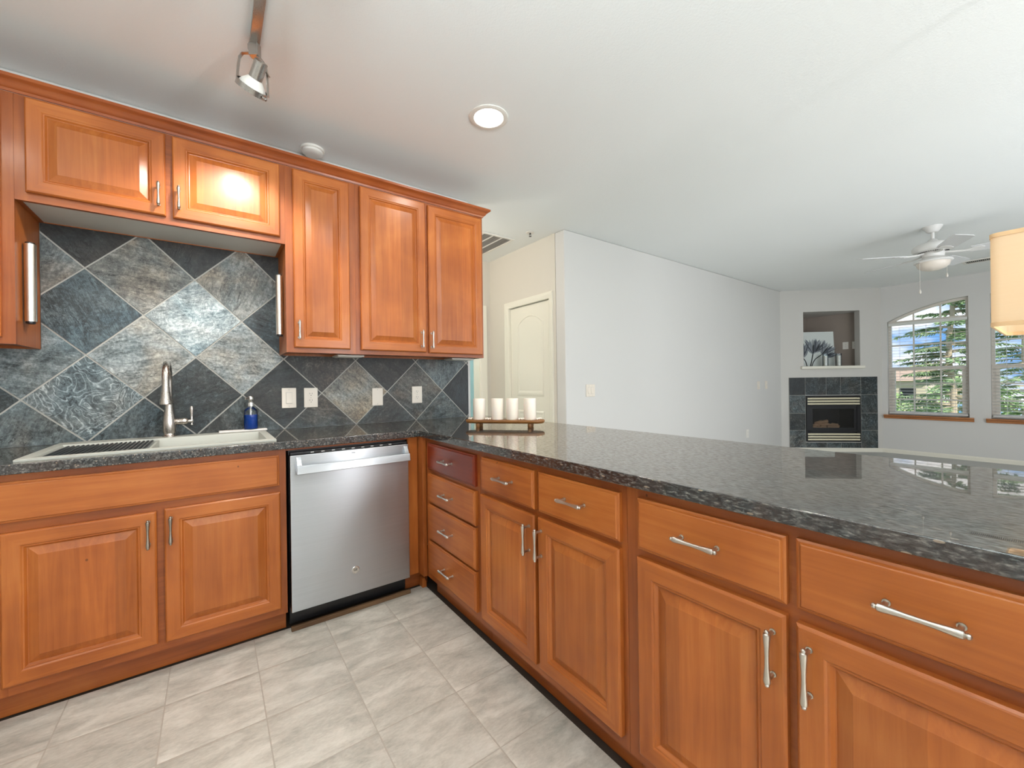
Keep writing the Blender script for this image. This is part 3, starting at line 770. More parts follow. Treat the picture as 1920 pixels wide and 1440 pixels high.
# sink run (front faces -Y; local u = x - x0)
x0 = -1.556
cabinet('sink_cabinet', 'wooden base cabinet with two raised-panel doors under the sink', (x0, -.60, 0), 0, .901, .585, BZ0, BZ1,
    doors=[(-1.531 - x0, -1.120 - x0, .137, .673, (-1.1435 - x0, .592), 'pewter'), (-1.096 - x0, -.682 - x0, .133, .678, (-1.0745 - x0, .594), 'pewter')],
    falsef=[(-1.553 - x0, -.684 - x0, .708, .850)], toe=.063)
x0 = -1.97
cabinet('base_cabinet', 'wooden base cabinet at the far left end of the sink run', (x0, -.60, 0), 0, .412, .585, BZ0, BZ1,
    doors=[(.03, .385, .137, .673, (.36, .59), 'pewter')], falsef=[(.03, .385, .708, .85)], toe=.063)
# peninsula (front faces -X): local u = -(y - y0)
def pen(name, label, y0, y1, doors=(), drawers=(), group=None):
    cv = lambda y: y0 - y
    dd = [(cv(a), cv(b), z0, z1, (cv(h[0]), h[1])) for a, b, z0, z1, h in doors]
    dr = [(cv(a), cv(b), z0, z1, (cv(h[0]), h[1]), *rest) for a, b, z0, z1, h, *rest in drawers]
    cabinet(name, label, (.03, y0, 0), R(-90), y0 - y1, .56, BZ0, BZ1, doors=dd, drawers=dr, toe=.055, group=group)
pen('drawer_cabinet', 'narrow stack of four drawers next to the dishwasher corner, topmost drawer darker', -.668, -1.236,
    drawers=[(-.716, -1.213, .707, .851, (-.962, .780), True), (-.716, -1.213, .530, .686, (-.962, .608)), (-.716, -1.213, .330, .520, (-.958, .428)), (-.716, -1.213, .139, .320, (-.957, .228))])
pen('peninsula_cabinet', 'wooden peninsula cabinet with two drawers over two doors, right of the drawer stack', -1.237, -2.041,
    drawers=[(-1.270, -1.634, .706, .850, (-1.460, .784)), (-1.658, -2.024, .706, .849, (-1.846, .783))],
    doors=[(-1.262, -1.636, .139, .686, (-1.610, .597)), (-1.656, -2.023, .139, .686, (-1.678, .597))])
pen('peninsula_cabinet', 'wooden peninsula cabinet with two wide drawers over two doors, nearest the camera', -2.042, -2.882,
    drawers=[(-2.086, -2.452, .708, .849, (-2.268, .782)), (-2.470, -2.845, .709, .851, (-2.653, .782))],
    doors=[(-2.084, -2.451, .139, .686, (-2.428, .600)), (-2.469, -2.845, .139, .681, (-2.493, .595))])
mb = MB(); mb.box(.592, .62, -2.90, -.02, 0, CB); mb.box(.03, .592, -2.90, -2.884, 0, CB)
struct(mb.build('wall_peninsula', M['wall'], smooth=0))
# corner filler between the dishwasher and the drawers
t = thing('corner_filler', 'upright wooden filler strip between the dishwasher and the drawer stack', 'filler panel', (0, -.60, 0))
mb = MB(); mb.box(-.052, .004, 0, .019, .10, CB); mb.build('filler_board', M['wood_v'], t, bevel=.001)
mb = MB(); mb.box(.006, .03, -.066, .019, .10, CB); mb.build('corner_post', M['wood_frame'], t, bevel=.002)
mb = MB(); mb.box(-.052, .085, .063, .079, 0, .096); mb.build('toe_kick', M['wood_frame_h'], t, smooth=0)
mb = MB(); mb.prism([(.032, .012, 0), (.058, .012, 0), (.058, .012, .03), (.045, .012, .055), (.032, .012, .055)], (0, .045, 0)); part(mb.build('shoe_block', M['wood_v'], t, bevel=.002), 'small loose block of wood trim on the floor')
# upper cabinets
UZ0, UZ1 = 1.355, 2.362
def upper(name, label, x0, x1, z0, doors, under=None):
    return cabinet(name, label, (x0, -.305, 0), 0, x1 - x0, .2925, z0, UZ1, doors=[(a - x0, b - x0, c, d, (h[0] - x0, h[1], h[2]), *m) for a, b, c, d, h, *m in doors], base=False, under=under)
GREY = simple('grey_laminate', srgb(206, 206, 200), .5)
upper('wall_cabinet', 'tall wooden wall cabinet at the left edge, left of the sink', -1.97, -1.565, UZ0, [(-1.94, -1.600, 1.381, 2.352, (-1.63, 1.47, .118))])
upper('wall_cabinet', 'short wooden wall cabinet with two wide doors above the sink', -1.5645, -.6075, 1.937, [(-1.532, -1.098, 1.970, 2.352, (-1.1215, 2.057, .112), 'pewter'), (-1.073, -.633, 1.968, 2.352, (-1.049, 2.057, .112), 'pewter')], GREY)
upper('wall_cabinet', 'narrow tall wooden wall cabinet with one door, right of the sink', -.607, -.2435, UZ0, [(-.571, -.279, 1.381, 2.350, (-.549, 1.475, .108))])
upper('wall_cabinet', 'tall wooden wall cabinet with two doors at the hallway end', -.243, .645, UZ0, [(-.217, .198, 1.380, 2.352, (.162, 1.462, .118)), (.217, .628, 1.376, 2.345, (.231, 1.460, .118))])
# crown moulding
CROWN = [(0, 2.3625), (.006, 2.3625), (.010, 2.372), (.016, 2.375), (.021, 2.381), (.026, 2.390), (.036, 2.398), (.043, 2.401), (.046, 2.404), (.046, 2.416), (0, 2.416)]
mb = MB()
def cr_ring(x, y, dx, dy): return [(x + dx * o, y + dy * o, z) for o, z in CROWN]
mb.rings([cr_ring(-1.97, -.3055, 0, -1), cr_ring(.6455, -.3055, 1, -1), cr_ring(.6455, -.004, 1, 0)])
tag(mb.build('crown_moulding', M['crown'], smooth=28), 'red-brown wooden crown moulding along the top of the wall cabinets', 'moulding')
# under-cabinet lights (off)
for x0, x1, lab in ((-.335, -.18, 'small grey light bar under the wall cabinets near the middle'), (.42, .60, 'small grey light bar under the wall cabinets at the hallway end')):
    t = thing('undercabinet_light', lab, 'light', ((x0 + x1) / 2, -.15, UZ0), group='light bars under the wall cabinets'); w = (x1 - x0) / 2
    mb = MB(); mb.box(-w, w, -.10, .03, -.012, -.001); mb.build('housing', M['grille'], t, bevel=.003)
    mb = MB(); mb.box(-w + .01, w - .01, -.09, .02, -.014, -.0115); mb.build('diffuser', M['white'], t, bevel=.002)
# brushed steel tubes on the cabinet sides beside the sink
def steel_tube(x, sx, y, z0, z1, lab):
    t = thing('steel_light_tube', lab, 'light fixture', (x, y, z0), 0, 'steel tubes beside the sink'); h = z1 - z0
    mb = MB(); mb.lathe([(.0185, .004), (.0185, h - .004)], (sx * .021, -.02, 0), 'z', 24); mb.build('tube', M['tube'], t)
    for a, b in ((-.006, .006), (h - .006, h + .004)):
        mb = MB(); mb.lathe([(.010, a), (.0145, a + .002), (.0145, b - .002), (.010, b)], (sx * .021, -.02, 0), 'z', 16); mb.build('end_cap', M['black'], t)
    mb = MB(); mb.box(min(0, sx * .016), max(0, sx * .016), .022, .034, .0, h - .022); mb.build('side_rail', M['tube'], t, bevel=.002)
steel_tube(-1.5645, 1, -.205, 1.452, 1.785, 'vertical brushed steel tube on the cabinet side left of the sink')
steel_tube(-.6075, -1, -.205, 1.452, 1.785, 'vertical brushed steel tube on the cabinet side right of the sink')

# ================================================================== dishwasher
t = thing('dishwasher', 'stainless steel dishwasher with a bar handle, built in between sink cabinet and corner', 'dishwasher', (-.3505, -.60, 0))
mb = MB(); mb.box(-.292, .292, .02, .56, .10, .862); mb.build('tub', M['black'], t, smooth=0)
mb = MB(); mb.box(-.2915, .2905, -.030, .018, .103, .843); mb.build('door', M['steel'], t, bevel=.003)
mb = MB(); mb.box(-.288, .288, -.018, .02, .845, .856); mb.build('control_strip', M['black_gloss'], t, bevel=.002)
for i in range(9):
    MB().box(-.20 + i * .048, -.185 + i * .048, -.0185, -.012, .8475, .8515).build('control_mark', M['white_metal'], t, smooth=0)
mb = MB(); mb.prism([(-.268, -.074, .757), (-.268, -.066, .796), (-.268, -.056, .796), (-.268, -.060, .757)], (.554, 0, 0)); mb.build('handle', M['steel'], t, bevel=.003)
for s in (-.266, .262):
    mb = MB(); mb.prism([(s, -.030, .835), (s, -.030, .770), (s, -.061, .758), (s, -.061, .794)], (.022, 0, 0)); mb.build('handle_bracket', M['steel'], t, bevel=.002)
mb = MB(); mb.box(-.29, .29, .045, .058, .018, .10); mb.build('toe_panel', M['black_gloss'], t, smooth=0)
mb = MB(); mb.lathe([(.0185, 0), (.0185, -.0015), (.0165, -.0022), (.0160, -.0012)], (0, -.030, .228), 'y', 28); em = mb.build('emblem', M['chrome'], t)
def text_mesh(name, s, size, mat, parent, loc, rot=(R(90), 0, 0), ext=.0004):
    cu = bpy.data.curves.new(name, 'FONT'); cu.body = s; cu.size = size; cu.extrude = ext; cu.align_x = 'CENTER'; cu.align_y = 'CENTER'
    tmp = bpy.data.objects.new(name + '_tmp', cu); COL.objects.link(tmp)
    bpy.context.view_layer.update()
    me = bpy.data.meshes.new_from_object(tmp.evaluated_get(bpy.context.evaluated_depsgraph_get())); me.name = name
    bpy.data.objects.remove(tmp); bpy.data.curves.remove(cu)
    me.materials.clear(); me.materials.append(mat)
    o = bpy.data.objects.new(name, me); COL.objects.link(o); o.parent = parent; o.location = loc; o.rotation_euler = rot
    return o
text_mesh('emblem_letters', 'GE', .015, M['black'], em, (0, -.0316, .228))
mb = MB(); mb.box(-.012, .006, -.0304, -.0296, .826, .829); part(mb.build('printed_mark', M['black'], t, smooth=0), 'tiny dark printed mark')
mb = MB(); mb.box(-.64, -.045, -.603, -.585, 0, .022); struct(mb.build('trim_3', M['shoe'], bevel=.003))
mb = MB(); mb.box(-.655, -.052, -.604, -.59, .866, .877); struct(mb.build('trim_4', M['wood_frame_h'], smooth=0))

# ================================================================== sink, faucet and what stands there
t = thing('drop_in_sink', 'pale grey composite drop-in sink set into the granite counter', 'sink', (-1.0975, -.3175, CT))
X, Y = .4065, .2715
def rect(x0, x1, y0, y1, z): return [(x0, y0, z), (x1, y0, z), (x1, y1, z), (x0, y1, z)]
mb = MB()
mb.rings([rect(-X, X, -Y, Y, .0005), rect(-X, X, -Y, Y, .008), rect(-X + .003, X - .003, -Y + .003, Y - .003, .010), rect(-X + .036, X - .036, -Y + .030, Y - .118, .010), rect(-X + .040, X - .040, -Y + .034, Y - .122, .004),
          rect(-X + .042, X - .042, -Y + .036, Y - .124, -.20), rect(-X + .07, X - .07, -Y + .06, Y - .15, -.215)], False, True)
mb.build('basin', M['rim'], t, smooth=35)
mb = MB(); mb.box(-.056, -.046, -Y + .036, Y - .124, -.20, .002); mb.build('divider', M['rim'], t, bevel=.002)
mb = MB()
for i in range(19):
    x = -.352 + i * .0156
    mb.tube([(x, -Y + .038, .002), (x, Y - .126, .002)], .0042, 8)
part(mb.build('drain_rack', M['rack'], t), 'dark metal drying rods across the left bowl')
mb = MB(); mb.box(-.356, -.062, -Y + .04, Y - .128, -.06, -.055); part(mb.build('drain_board', M['rack'], t, smooth=0), 'dark tray under the rods')
mb = MB(); mb.lathe([(.045, -.214), (.045, -.211), (.02, -.2105)], (.16, -.04, 0), 'z', 24); mb.build('drain', M['chrome'], t)

t = thing('pull_down_faucet', 'tall brushed nickel gooseneck pull-down faucet on the back of the sink', 'faucet', (-1.110, -.100, .9241))
mb = MB(); mb.lathe([(.030, 0), (.030, .004), (.026, .008), (.0235, .012), (.0245, .02), (.0275, .045), (.027, .075), (.0225, .11), (.0178, .14), (.0165, .160), (.0165, .170)], n=28); mb.build('body', M['faucet'], t)
mb = MB(); mb.lathe([(.0165, .168), (.0195, .170), (.0195, .174), (.0165, .176), (.0165, .180), (.0195, .182), (.0195, .186), (.0160, .188)], n=28); mb.build('collar', M['faucet'], t)
pts = [(0, 0, .18), (0, 0, .23), (0, 0, .28)]
for i in range(1, 16):
    a = math.pi * i / 16; pts.append((0, -.085 + .085 * math.cos(a), .28 + .087 * math.sin(a)))
pts += [(0, -.172, .265), (0, -.174, .245)]
mb = MB(); mb.tube(pts, .0148, 18); mb.build('spout', M['faucet'], t)
mb = MB(); mb.lathe([(.0150, 0), (.0158, -.004), (.0160, -.012), (.0158, -.016), (.0175, -.03), (.0215, -.062), (.0235, -.078), (.0225, -.084), (.0170, -.085)], (0, -.174, .252), (0, .05, 1), 24); mb.build('spray_head', M['faucet'], t)
mb = MB(); mb.lathe([(.012, .018), (.0155, .024), (.0165, .036), (.0165, .050), (.0170, .052), (.0170, .064), (.014, .072), (.008, .076), (.008, .092)], (0, 0, .074), 'x', 20); mb.build('handle_hub', M['faucet'], t)
mb = MB(); mb.lathe([(.004, -.022), (.0065, -.020), (.0045, -.014), (.0075, -.004), (.0075, .004), (.0052, .012), (.0058, .03), (.0085, .06), (.0085, .07), (.005, .076)], (.090, 0, .074), 'z', 16); mb.build('lever', M['faucet'], t)

t = tag(MB().box(-.112, .112, -.030, .030, 0, .010).build('soap_tray', M['sponge_tray'], bevel=.004, loc=(-.795, -.088, .9245)), 'flat off-white silicone tray on the back rim of the sink', 'tray')
t = thing('soap_dispenser', 'clear pump bottle of bright blue liquid soap behind the sink', 'soap dispenser', (-.760, -.088, .9350))
mb = MB(); mb.lathe([(.0325, 0), (.034, .003), (.034, .098), (.032, .106), (.022, .116), (.0165, .121), (.0165, .133)], n=28, cap1=False); part(mb.build('bottle', M['clear'], t), 'clear plastic bottle')
mb = MB(); mb.lathe([(.031, .003), (.0325, .005), (.0325, .080), (.0, .0801)], n=28, cap1=False); part(mb.build('liquid', M['soap'], t), 'bright blue liquid soap')
mb = MB(); mb.lathe([(.0175, .128), (.0175, .146), (.0125, .149), (.0125, .156), (.0140, .158), (.0140, .178), (.0115, .183)], n=20); mb.tube([(0, 0, .172), (-.012, -.012, .173), (-.026, -.026, .168)], [.007, .006, .005], 10); part(mb.build('pump', M['chrome'], t), 'chrome pump top')
mb = MB(); mb.tube([(0, 0, .012), (0, 0, .14)], .0045, 8); mb.build('dip_tube', M['white'], t)

# wall plates on the backsplash and walls
def plate_base(t, w=.078, h=.121, mat='white_warm'):
    mb = MB(); mb.box(-w / 2, w / 2, -.006, 0, -h / 2, h / 2); mb.build('cover_plate', M[mat], t, bevel=.003)
def screw(t, x, z):
    mb = MB(); mb.lathe([(.0032, -.0055), (.0032, -.0068), (.0022, -.0074)], (x, 0, z), 'y', 10); mb.build('screw', M['grille'], t)
def outlet(loc, rz, lab, mat='white_warm', group=None):
    t = thing('wall_outlet', lab, 'outlet', loc, rz, group); plate_base(t, mat=mat)
    for s in (-1, 1):
        mb = MB(); zc = s * .0205
        o = [(math.cos(R(a)) * .0172, math.sin(R(a)) * .0172) for a in range(0, 360, 15)]
        o = [(x, max(min(z, .0145), -.0145)) for x, z in o]
        mb.prism([(x, -.0075, z + zc) for x, z in o], (0, .003, 0)); r = mb.build('receptacle', M[mat], t, smooth=30)
        mb = MB()
        for q in (-.0065, .0065): mb.box(q - .0011, q + .0011, -.0079, -.0073, zc + .001, zc + .009)
        mb.lathe([(.0024, -.0073), (.0024, -.0079)], (0, 0, zc - .0065), 'y', 10); mb.build('slots', M['slot'], r, smooth=0)
    screw(t, 0, 0); return t
def rocker(loc, rz, lab, gang=1, w=None, mat='white_warm'):
    t = thing('light_switch', lab, 'light switch', loc, rz)
    plate_base(t, (.078 + .046 * (gang - 1)) if w is None else w, mat=mat)
    for i in range(gang):
        x = (i - (gang - 1) / 2) * .046
        mb = MB(); mb.box(x - .0175, x + .0175, -.0068, -.0055, -.034, .034); mb.build('switch_frame', M['grille'], t, bevel=.0006)
        mb = MB(); mb.prism([(x - .0155, -.0065, -.031), (x - .0155, -.0112, -.031), (x - .0155, -.0082, 0), (x - .0155, -.0072, .031), (x - .0155, -.0065, .031)], (.031, 0, 0)); mb.build('rocker', M[mat], t, bevel=.0008)
        for z in (-.049, .049): screw(t, x, z)
    return t
YB = -.0128
rocker((-.5595, YB, 1.1), 0, 'white rocker light switch, leftmost plate on the slate backsplash')
outlet((-.4395, YB, 1.0985), 0, 'white duplex outlet directly right of the light switch on the slate')
t = thing('blank_plate', 'blank white cover plate on the slate between the two outlets', 'wall plate', (-.027, YB, 1.091)); plate_base(t, .073, .119); screw(t, 0, .048); screw(t, 0, -.048)
outlet((.257, YB, 1.0975), 0, 'white duplex outlet at the hallway end of the slate backsplash')
rocker((2.071, -.0005, 1.089), 0, 'white double light switch on the long wall near the hallway corner', 2)
rocker((5.735, -.0005, 1.087), 0, 'white light switch on the long wall near the fireplace, left of the pair', 1)
t = thing('thermostat_plate', 'narrow white control plate right of the light switch near the fireplace', 'wall plate', (6.00, -.0005, 1.092)); plate_base(t, .078, .121); mb = MB(); mb.box(-.006, .006, -.013, -.0055, -.012, .012); mb.build('toggle', M['white'], t, bevel=.001)
outlet((5.36, -.0005, .390), 0, 'white outlet low on the long wall just above the counter edge', 'white')

# ================================================================== candle riser on the peninsula
TR = (.457, -.825, CT)
t = thing('wooden_riser', 'oval wooden riser board on four short legs holding candles on the counter', 'tray', TR, math.atan2(-.748, .664))
mb = MB(); L2, W2 = .238, .058
def stad(k, z):
    p = []
    for sx, a0 in ((1, -90), (-1, 90)):
        for i in range(13):
            a = R(a0 + 180 * i / 12); p.append((sx * (L2 - W2) + (W2 - k) * math.cos(a) * 1.0, (W2 - k) * math.sin(a), z))
    return p
mb.rings([stad(.010, .0245), stad(.003, .029), stad(0, .036), stad(.001, .042), stad(.005, .0445)])
mb.build('board', M['tray_wood'], t, smooth=30)
for sx in (-.155, .155):
    for sy in (-.032, .032):
        mb = MB(); mb.lathe([(.0105, 0), (.012, .002), (.0125, .012), (.011, .0255)], (sx, sy, 0), 'z', 14); mb.build('leg', M['tray_wood'], t)
tdir = Vector((.664, -.748, 0))
labs = ['leftmost of the four white pillar candles on the wooden riser', 'second from the left of the four white pillar candles on the riser', 'third from the left of the four white pillar candles on the riser', 'rightmost of the four white pillar candles on the wooden riser']
for s, lab in zip((-.155, -.043, .047, .151), labs):
    c = Vector(TR) + tdir * s + Vector((0, 0, .0448))
    k = thing('pillar_candle', lab, 'candle', c, 0, 'pillar candles on the wooden riser')
    mb = MB(); mb.lathe([(.0350, 0), (.0358, .002), (.0358, .120), (.0345, .123), (.026, .1225), (.02, .120)], n=32); mb.build('wax', M['candle'], k)
i = 0
for s, q in ((-.215, -.012), (-.205, .014), (-.198, -.03), (-.105, -.035), (-.098, -.022), (-.090, -.038), (-.082, -.026), (.094, -.038), (.102, -.026), (.110, -.036), (.118, -.024), (.198, -.028), (.206, -.010), (.212, .012)):
    c = Vector(TR) + tdir * s + Vector((.748, .664, 0)) * q + Vector((0, 0, .0447))
    b = MB().sphere((0, 0, .006), .006, 10, 7).build('decorative_bead', M['bead'], loc=c); i += 1
    tag(b, 'small pearly bead scattered between the candles on the wooden riser', 'bead', 'beads on the wooden riser')

# ================================================================== ceiling fixtures
def downlight(loc, lab, e):
    t = thing('recessed_light', lab, 'ceiling light', loc, group='recessed ceiling lights')
    mb = MB(); mb.lathe([(.105, -.0005), (.105, -.004), (.098, -.007), (.080, -.006), (.077, -.002)], n=40, cap0=False, cap1=False); mb.build('trim_ring', M['white'], t)
    mb = MB(); mb.lathe([(.078, -.002), (.05, -.004), (.0, -.0045)], n=40, cap0=False, cap1=False); part(mb.build('lens', M['lamp_disc'], t), 'glowing white lens')
    o = add_light('downlight_lamp', 'AREA', (0, 0, -.012), e, WARM, (0, 0, 0), shape='DISK', size=.15)
    o.parent = t; return t
E_DL = 5
downlight((.290, -.950, ZC), 'glowing recessed light in the kitchen ceiling above the counter corner', E_DL)
for p in ((-1.9, -1.6), (-.02, -2.0), (-1.0, -3.7), (2.6, -4.3), (5.0, -4.3)):  # unseen lights added for fill; the second follows the dishwasher streak
    downlight((p[0], p[1], ZC), 'unseen recessed ceiling light added outside the view', E_DL)
# track light
t = thing('track_light', 'brushed metal track spotlight hanging from the kitchen ceiling', 'track light', (-.775, -.81, ZC))
O = Vector((-.775, -.81, ZC))
mb = MB(); mb.box(-.018, .018, -1.5, .025, -.020, -.0005); part(mb.build('track', M['lampsteel'], t, bevel=.002), 'metal ceiling track')
def head(t, off, aim, energy):
    lo = lambda p: Vector(p) - O + Vector(off)
    mb = MB()
    mb.obox(lo((-.775, -.811, 2.566)), (.8, -.6, 0), (.6, .8, 0), (0, 0, 1), .0185, .014, .026)
    mb.obox(lo((-.792, -.799, 2.580)), (.8, -.6, 0), (.6, .8, 0), (0, 0, 1), .006, .006, .012)
    part(mb.build('adapter', M['lampsteel'], t, bevel=.002), 'boxy track adapter')
    u = Vector((.80, -.60, 0)); c0 = Vector((-.787, -.802, 2.408))
    yk = [(-.836, -.765, 2.446), (-.832, -.769, 2.50), (-.827, -.772, 2.540), (-.816, -.781, 2.556), (-.795, -.796, 2.556), (-.770, -.815, 2.542), (-.752, -.829, 2.528), (-.740, -.838, 2.508), (-.735, -.841, 2.47), (-.733, -.843, 2.372)]
    mb = MB(); w = Vector((.6, .8, 0)) * .0065
    rr = []
    for i, p in enumerate(yk):
        p = lo(p); d = (Vector(yk[min(i + 1, len(yk) - 1)]) - Vector(yk[max(i - 1, 0)])).normalized(); n_ = d.cross(w).normalized() * .0013
        rr.append([p + w + n_, p - w + n_, p - w - n_, p + w - n_])
    mb.rings(rr); mb.build('yoke', M['lampsteel'], t, smooth=50)
    a = Vector((-.26, .66, -.70)).normalized()
    ax = (Vector((.0925, -.07, -.074))).normalized(); ax = (ax - a * ax.dot(a)).normalized()
    mb = MB(); mb.lathe([(.056, -.012), (.058, -.012), (.058, .010), (.053, .010), (.053, -.010)], lo(c0), a, 32, False, False); mb.build('lamp_ring', M['lampsteel'], t, smooth=30)
    mb = MB(); mb.lathe([(.021, -.112), (.0245, -.110), (.0245, -.042), (.022, -.040)], lo(c0), a, 24); mb.build('socket_housing', M['lampsteel'], t)
    mb = MB(); mb.lathe([(.022, -.044), (.030, -.036), (.042, -.022), (.052, -.004), (.052, .004)], lo(c0), a, 28, True, False); part(mb.build('bulb_reflector', M['white'], t), 'white reflector bulb')
    mb = MB(); mb.lathe([(.052, .003), (.03, .007), (0, .008)], lo(c0), a, 28, False, False); part(mb.build('bulb_face', M['bulb_on'], t), 'glowing bulb face')
    for s in (-1, 1):
        mb = MB(); mb.lathe([(.0035, 0), (.0035, .006), (.0065, .007), (.0065, .016), (.004, .018)], lo(c0) + ax * (.057 * s), ax * s, 12); mb.build('pivot_knob', M['lampsteel'], t)
    mb = MB(); mb.obox(lo((-.736, -.838, 2.47)), (.5, -.37, -.78), (.6, .8, 0), (.62, -.5, .6), .016, .006, .0025); mb.build('latch', M['lampsteel'], t, smooth=0)
    q = lo(c0) + a * .014
    l = add_light('spot_lamp', 'SPOT', q, energy, WARM, Vector(aim).to_track_quat('-Z', 'Y').to_euler(), spot_size=R(108), spot_blend=.5, shadow_soft_size=.055)
    l.parent = t
E_SP = 58
head(t, (0, 0, 0), (-.10, .42, -.90), E_SP)
head(t, (0, -.65, 0), (.6, .2, -.9), E_SP * .12)
head(t, (0, -1.3, 0), (-.3, .3, -.9), E_SP * .12)
# smoke detector, sprinkler, vents
t = thing('smoke_detector', 'round white smoke detector on the ceiling peeking over the crown moulding', 'smoke detector', (-.425, -.085, ZC))
mb = MB(); mb.lathe([(.066, -.0005), (.066, -.010), (.062, -.014)], n=32); mb.build('base', M['white'], t)
mb = MB(); mb.lathe([(.058, -.013), (.057, -.026), (.046, -.036), (.02, -.038)], n=32); mb.build('cover', M['white'], t)
t = thing('fire_sprinkler', 'small sprinkler head in a round white escutcheon on the ceiling by the hallway', 'sprinkler', (1.540, .250, ZC))
mb = MB(); mb.lathe([(.042, -.0005), (.040, -.004), (.022, -.007), (.014, -.007)], n=24); mb.build('escutcheon', M['white'], t)
mb = MB(); mb.lathe([(.008, -.006), (.008, -.018)], n=12); mb.tube([(-.008, 0, -.018), (-.010, 0, -.028), (0, 0, -.036)], .002, 6); mb.tube([(.008, 0, -.018), (.010, 0, -.028), (0, 0, -.036)], .002, 6); mb.lathe([(.003, -.035), (.013, -.037), (.013, -.038)], n=14); mb.build('head', M['slot'], t)
def vent(lab, x0, x1, y0, y1, bars, cat='air vent', nm='return_air_vent'):
    cx, cy = (x0 + x1) / 2, (y0 + y1) / 2; w, h = (x1 - x0) / 2, (y1 - y0) / 2
    t = thing(nm, lab, cat, (cx, cy, ZC)); f = .028
    mb = MB()
    for a in ((-w, w, -h, -h + f), (-w, w, h - f, h), (-w, -w + f, -h + f, h - f), (w - f, w, -h + f, h - f)): mb.box(*a, -.010, -.0005)
    mb.build('vent_frame', M['white'], t, bevel=.003)
    mb = MB(); mb.box(-w + f, w - f, -h + f, h - f, -.0025, -.001); part(mb.build('dark_back', M['firebox'] if nm == 'air_register' else M['shade_taupe'], t, smooth=0), 'darker opening behind the slats')
    mb = MB(); n = int((2 * h - 2 * f) / .016)
    for i in range(n):
        y = -h + f + (i + .5) * (2 * h - 2 * f) / n
        mb.obox((0, y, -.005), (1, 0, 0), (0, .8, .6), (0, -.6, .8), w - f, .0065, .0007)
    mb.build('slats', M['grille'], t, smooth=0)
    mb = MB()
    for i in range(1, bars + 1):
        x = -w + f + (2 * w - 2 * f) * i / (bars + 1); mb.box(x - .006, x + .006, -h + f, h - f, -.010, -.002)
    mb.build('cross_bars', M['white'], t, smooth=0); return t
vent('large square return air vent in the ceiling over the hallway', .93, 1.525, .475, 1.07, 4)
vent('long narrow air register in the living room ceiling near the windows', 6.62, 6.82, -2.62, -2.00, 0, nm='air_register')

# ceiling fan
FC = Vector((4.626, -2.03, ZC))
t = thing('ceiling_fan', 'white five-blade ceiling fan with a bowl light and two pull chains', 'ceiling fan', FC)
mb = MB(); mb.lathe([(.070, -.0005), (.070, -.008), (.066, -.014), (.042, -.050), (.036, -.056), (.02, -.058)], n=32); mb.build('canopy', M['white_metal'], t)
mb = MB(); mb.lathe([(.0125, -.05), (.0125, -.135)], n=16); mb.build('downrod', M['white_metal'], t)
mb = MB(); mb.lathe([(.020, -.120), (.030, -.126), (.046, -.150), (.070, -.158), (.115, -.166), (.138, -.178), (.148, -.195), (.148, -.222), (.138, -.236), (.10, -.245), (.07, -.250)], n=48); mb.build('motor_housing', M['white_metal'], t)
mb = MB()
for i in range(40):
    a = 2 * math.pi * i / 40; c = Vector((math.cos(a), math.sin(a), 0)); mb.obox(c * .095 + Vector((0, 0, -.2475)), c, c.cross(Vector((0, 0, 1))), (0, 0, 1), .014, .002, .0015)
part(mb.build('vent_slots', M['slot'], t, smooth=0), 'dark cooling slots under the motor')
mb = MB(); mb.lathe([(.075, -.245), (.078, -.25), (.078, -.285), (.07, -.295)], n=32); mb.build('switch_housing', M['white_metal'], t)
mb = MB(); mb.lathe([(.06, -.288), (.112, -.315), (.134, -.330), (.136, -.338), (.131, -.343), (.11, -.346)], n=44); mb.build('light_plate', M['white_metal'], t)
mb = MB(); mb.lathe([(.117, -.344), (.118, -.352), (.110, -.378), (.085, -.402), (.045, -.416), (0, -.420)], n=44, cap1=False); part(mb.build('glass_bowl', M['bowl'], t), 'frosted glass light bowl')
for k in range(5):
    a = R(133 + 72 * k); c = Vector((math.cos(a), math.sin(a), 0)); s = Vector((-math.sin(a), math.cos(a), 0)); up = Vector((0, 0, 1)); pt = R(-13)
    sv = s * math.cos(pt) + up * math.sin(pt); nv = c.cross(sv)
    mb = MB(); z = -.270
    outl = [(.24, -.052), (.30, -.060), (.55, -.068), (.605, -.066), (.62, -.056), (.62, .056), (.605, .066), (.55, .068), (.30, .060), (.24, .052)]
    mb.prism([c * r + sv * w + up * z - nv * .003 for r, w in outl], nv * .006)
    bl = mb.build('blade', M['fan_grey'], t, bevel=.001)
    mb = MB(); mb.tube([c * .075 + up * -.255, c * .13 + up * -.268, c * .19 + up * -.275, c * .24 + up * (z - .006)], [.011, .009, .008, .010], 8)
    mb.prism([c * r + sv * w + up * z - nv * .009 for r, w in ((.215, -.012), (.25, -.040), (.30, -.044), (.325, -.02), (.325, .02), (.30, .044), (.25, .040), (.215, .012))], nv * .005)
    mb.build('blade_arm', M['white_metal'], bl, smooth=30)
for px, py, z0, z1 in ((-.100, .076, -.345, -.60), (.104, -.078, -.335, -.445)):
    mb = MB(); mb.tube([(px, py, z0 + .01), (px, py, z1)], .0016, 6); mb.lathe([(.003, 0), (.008, -.012), (.010, -.026), (.008, -.036), (.003, -.040)], (px, py, z1), 'z', 12); mb.build('pull_chain', M['grille'], t)

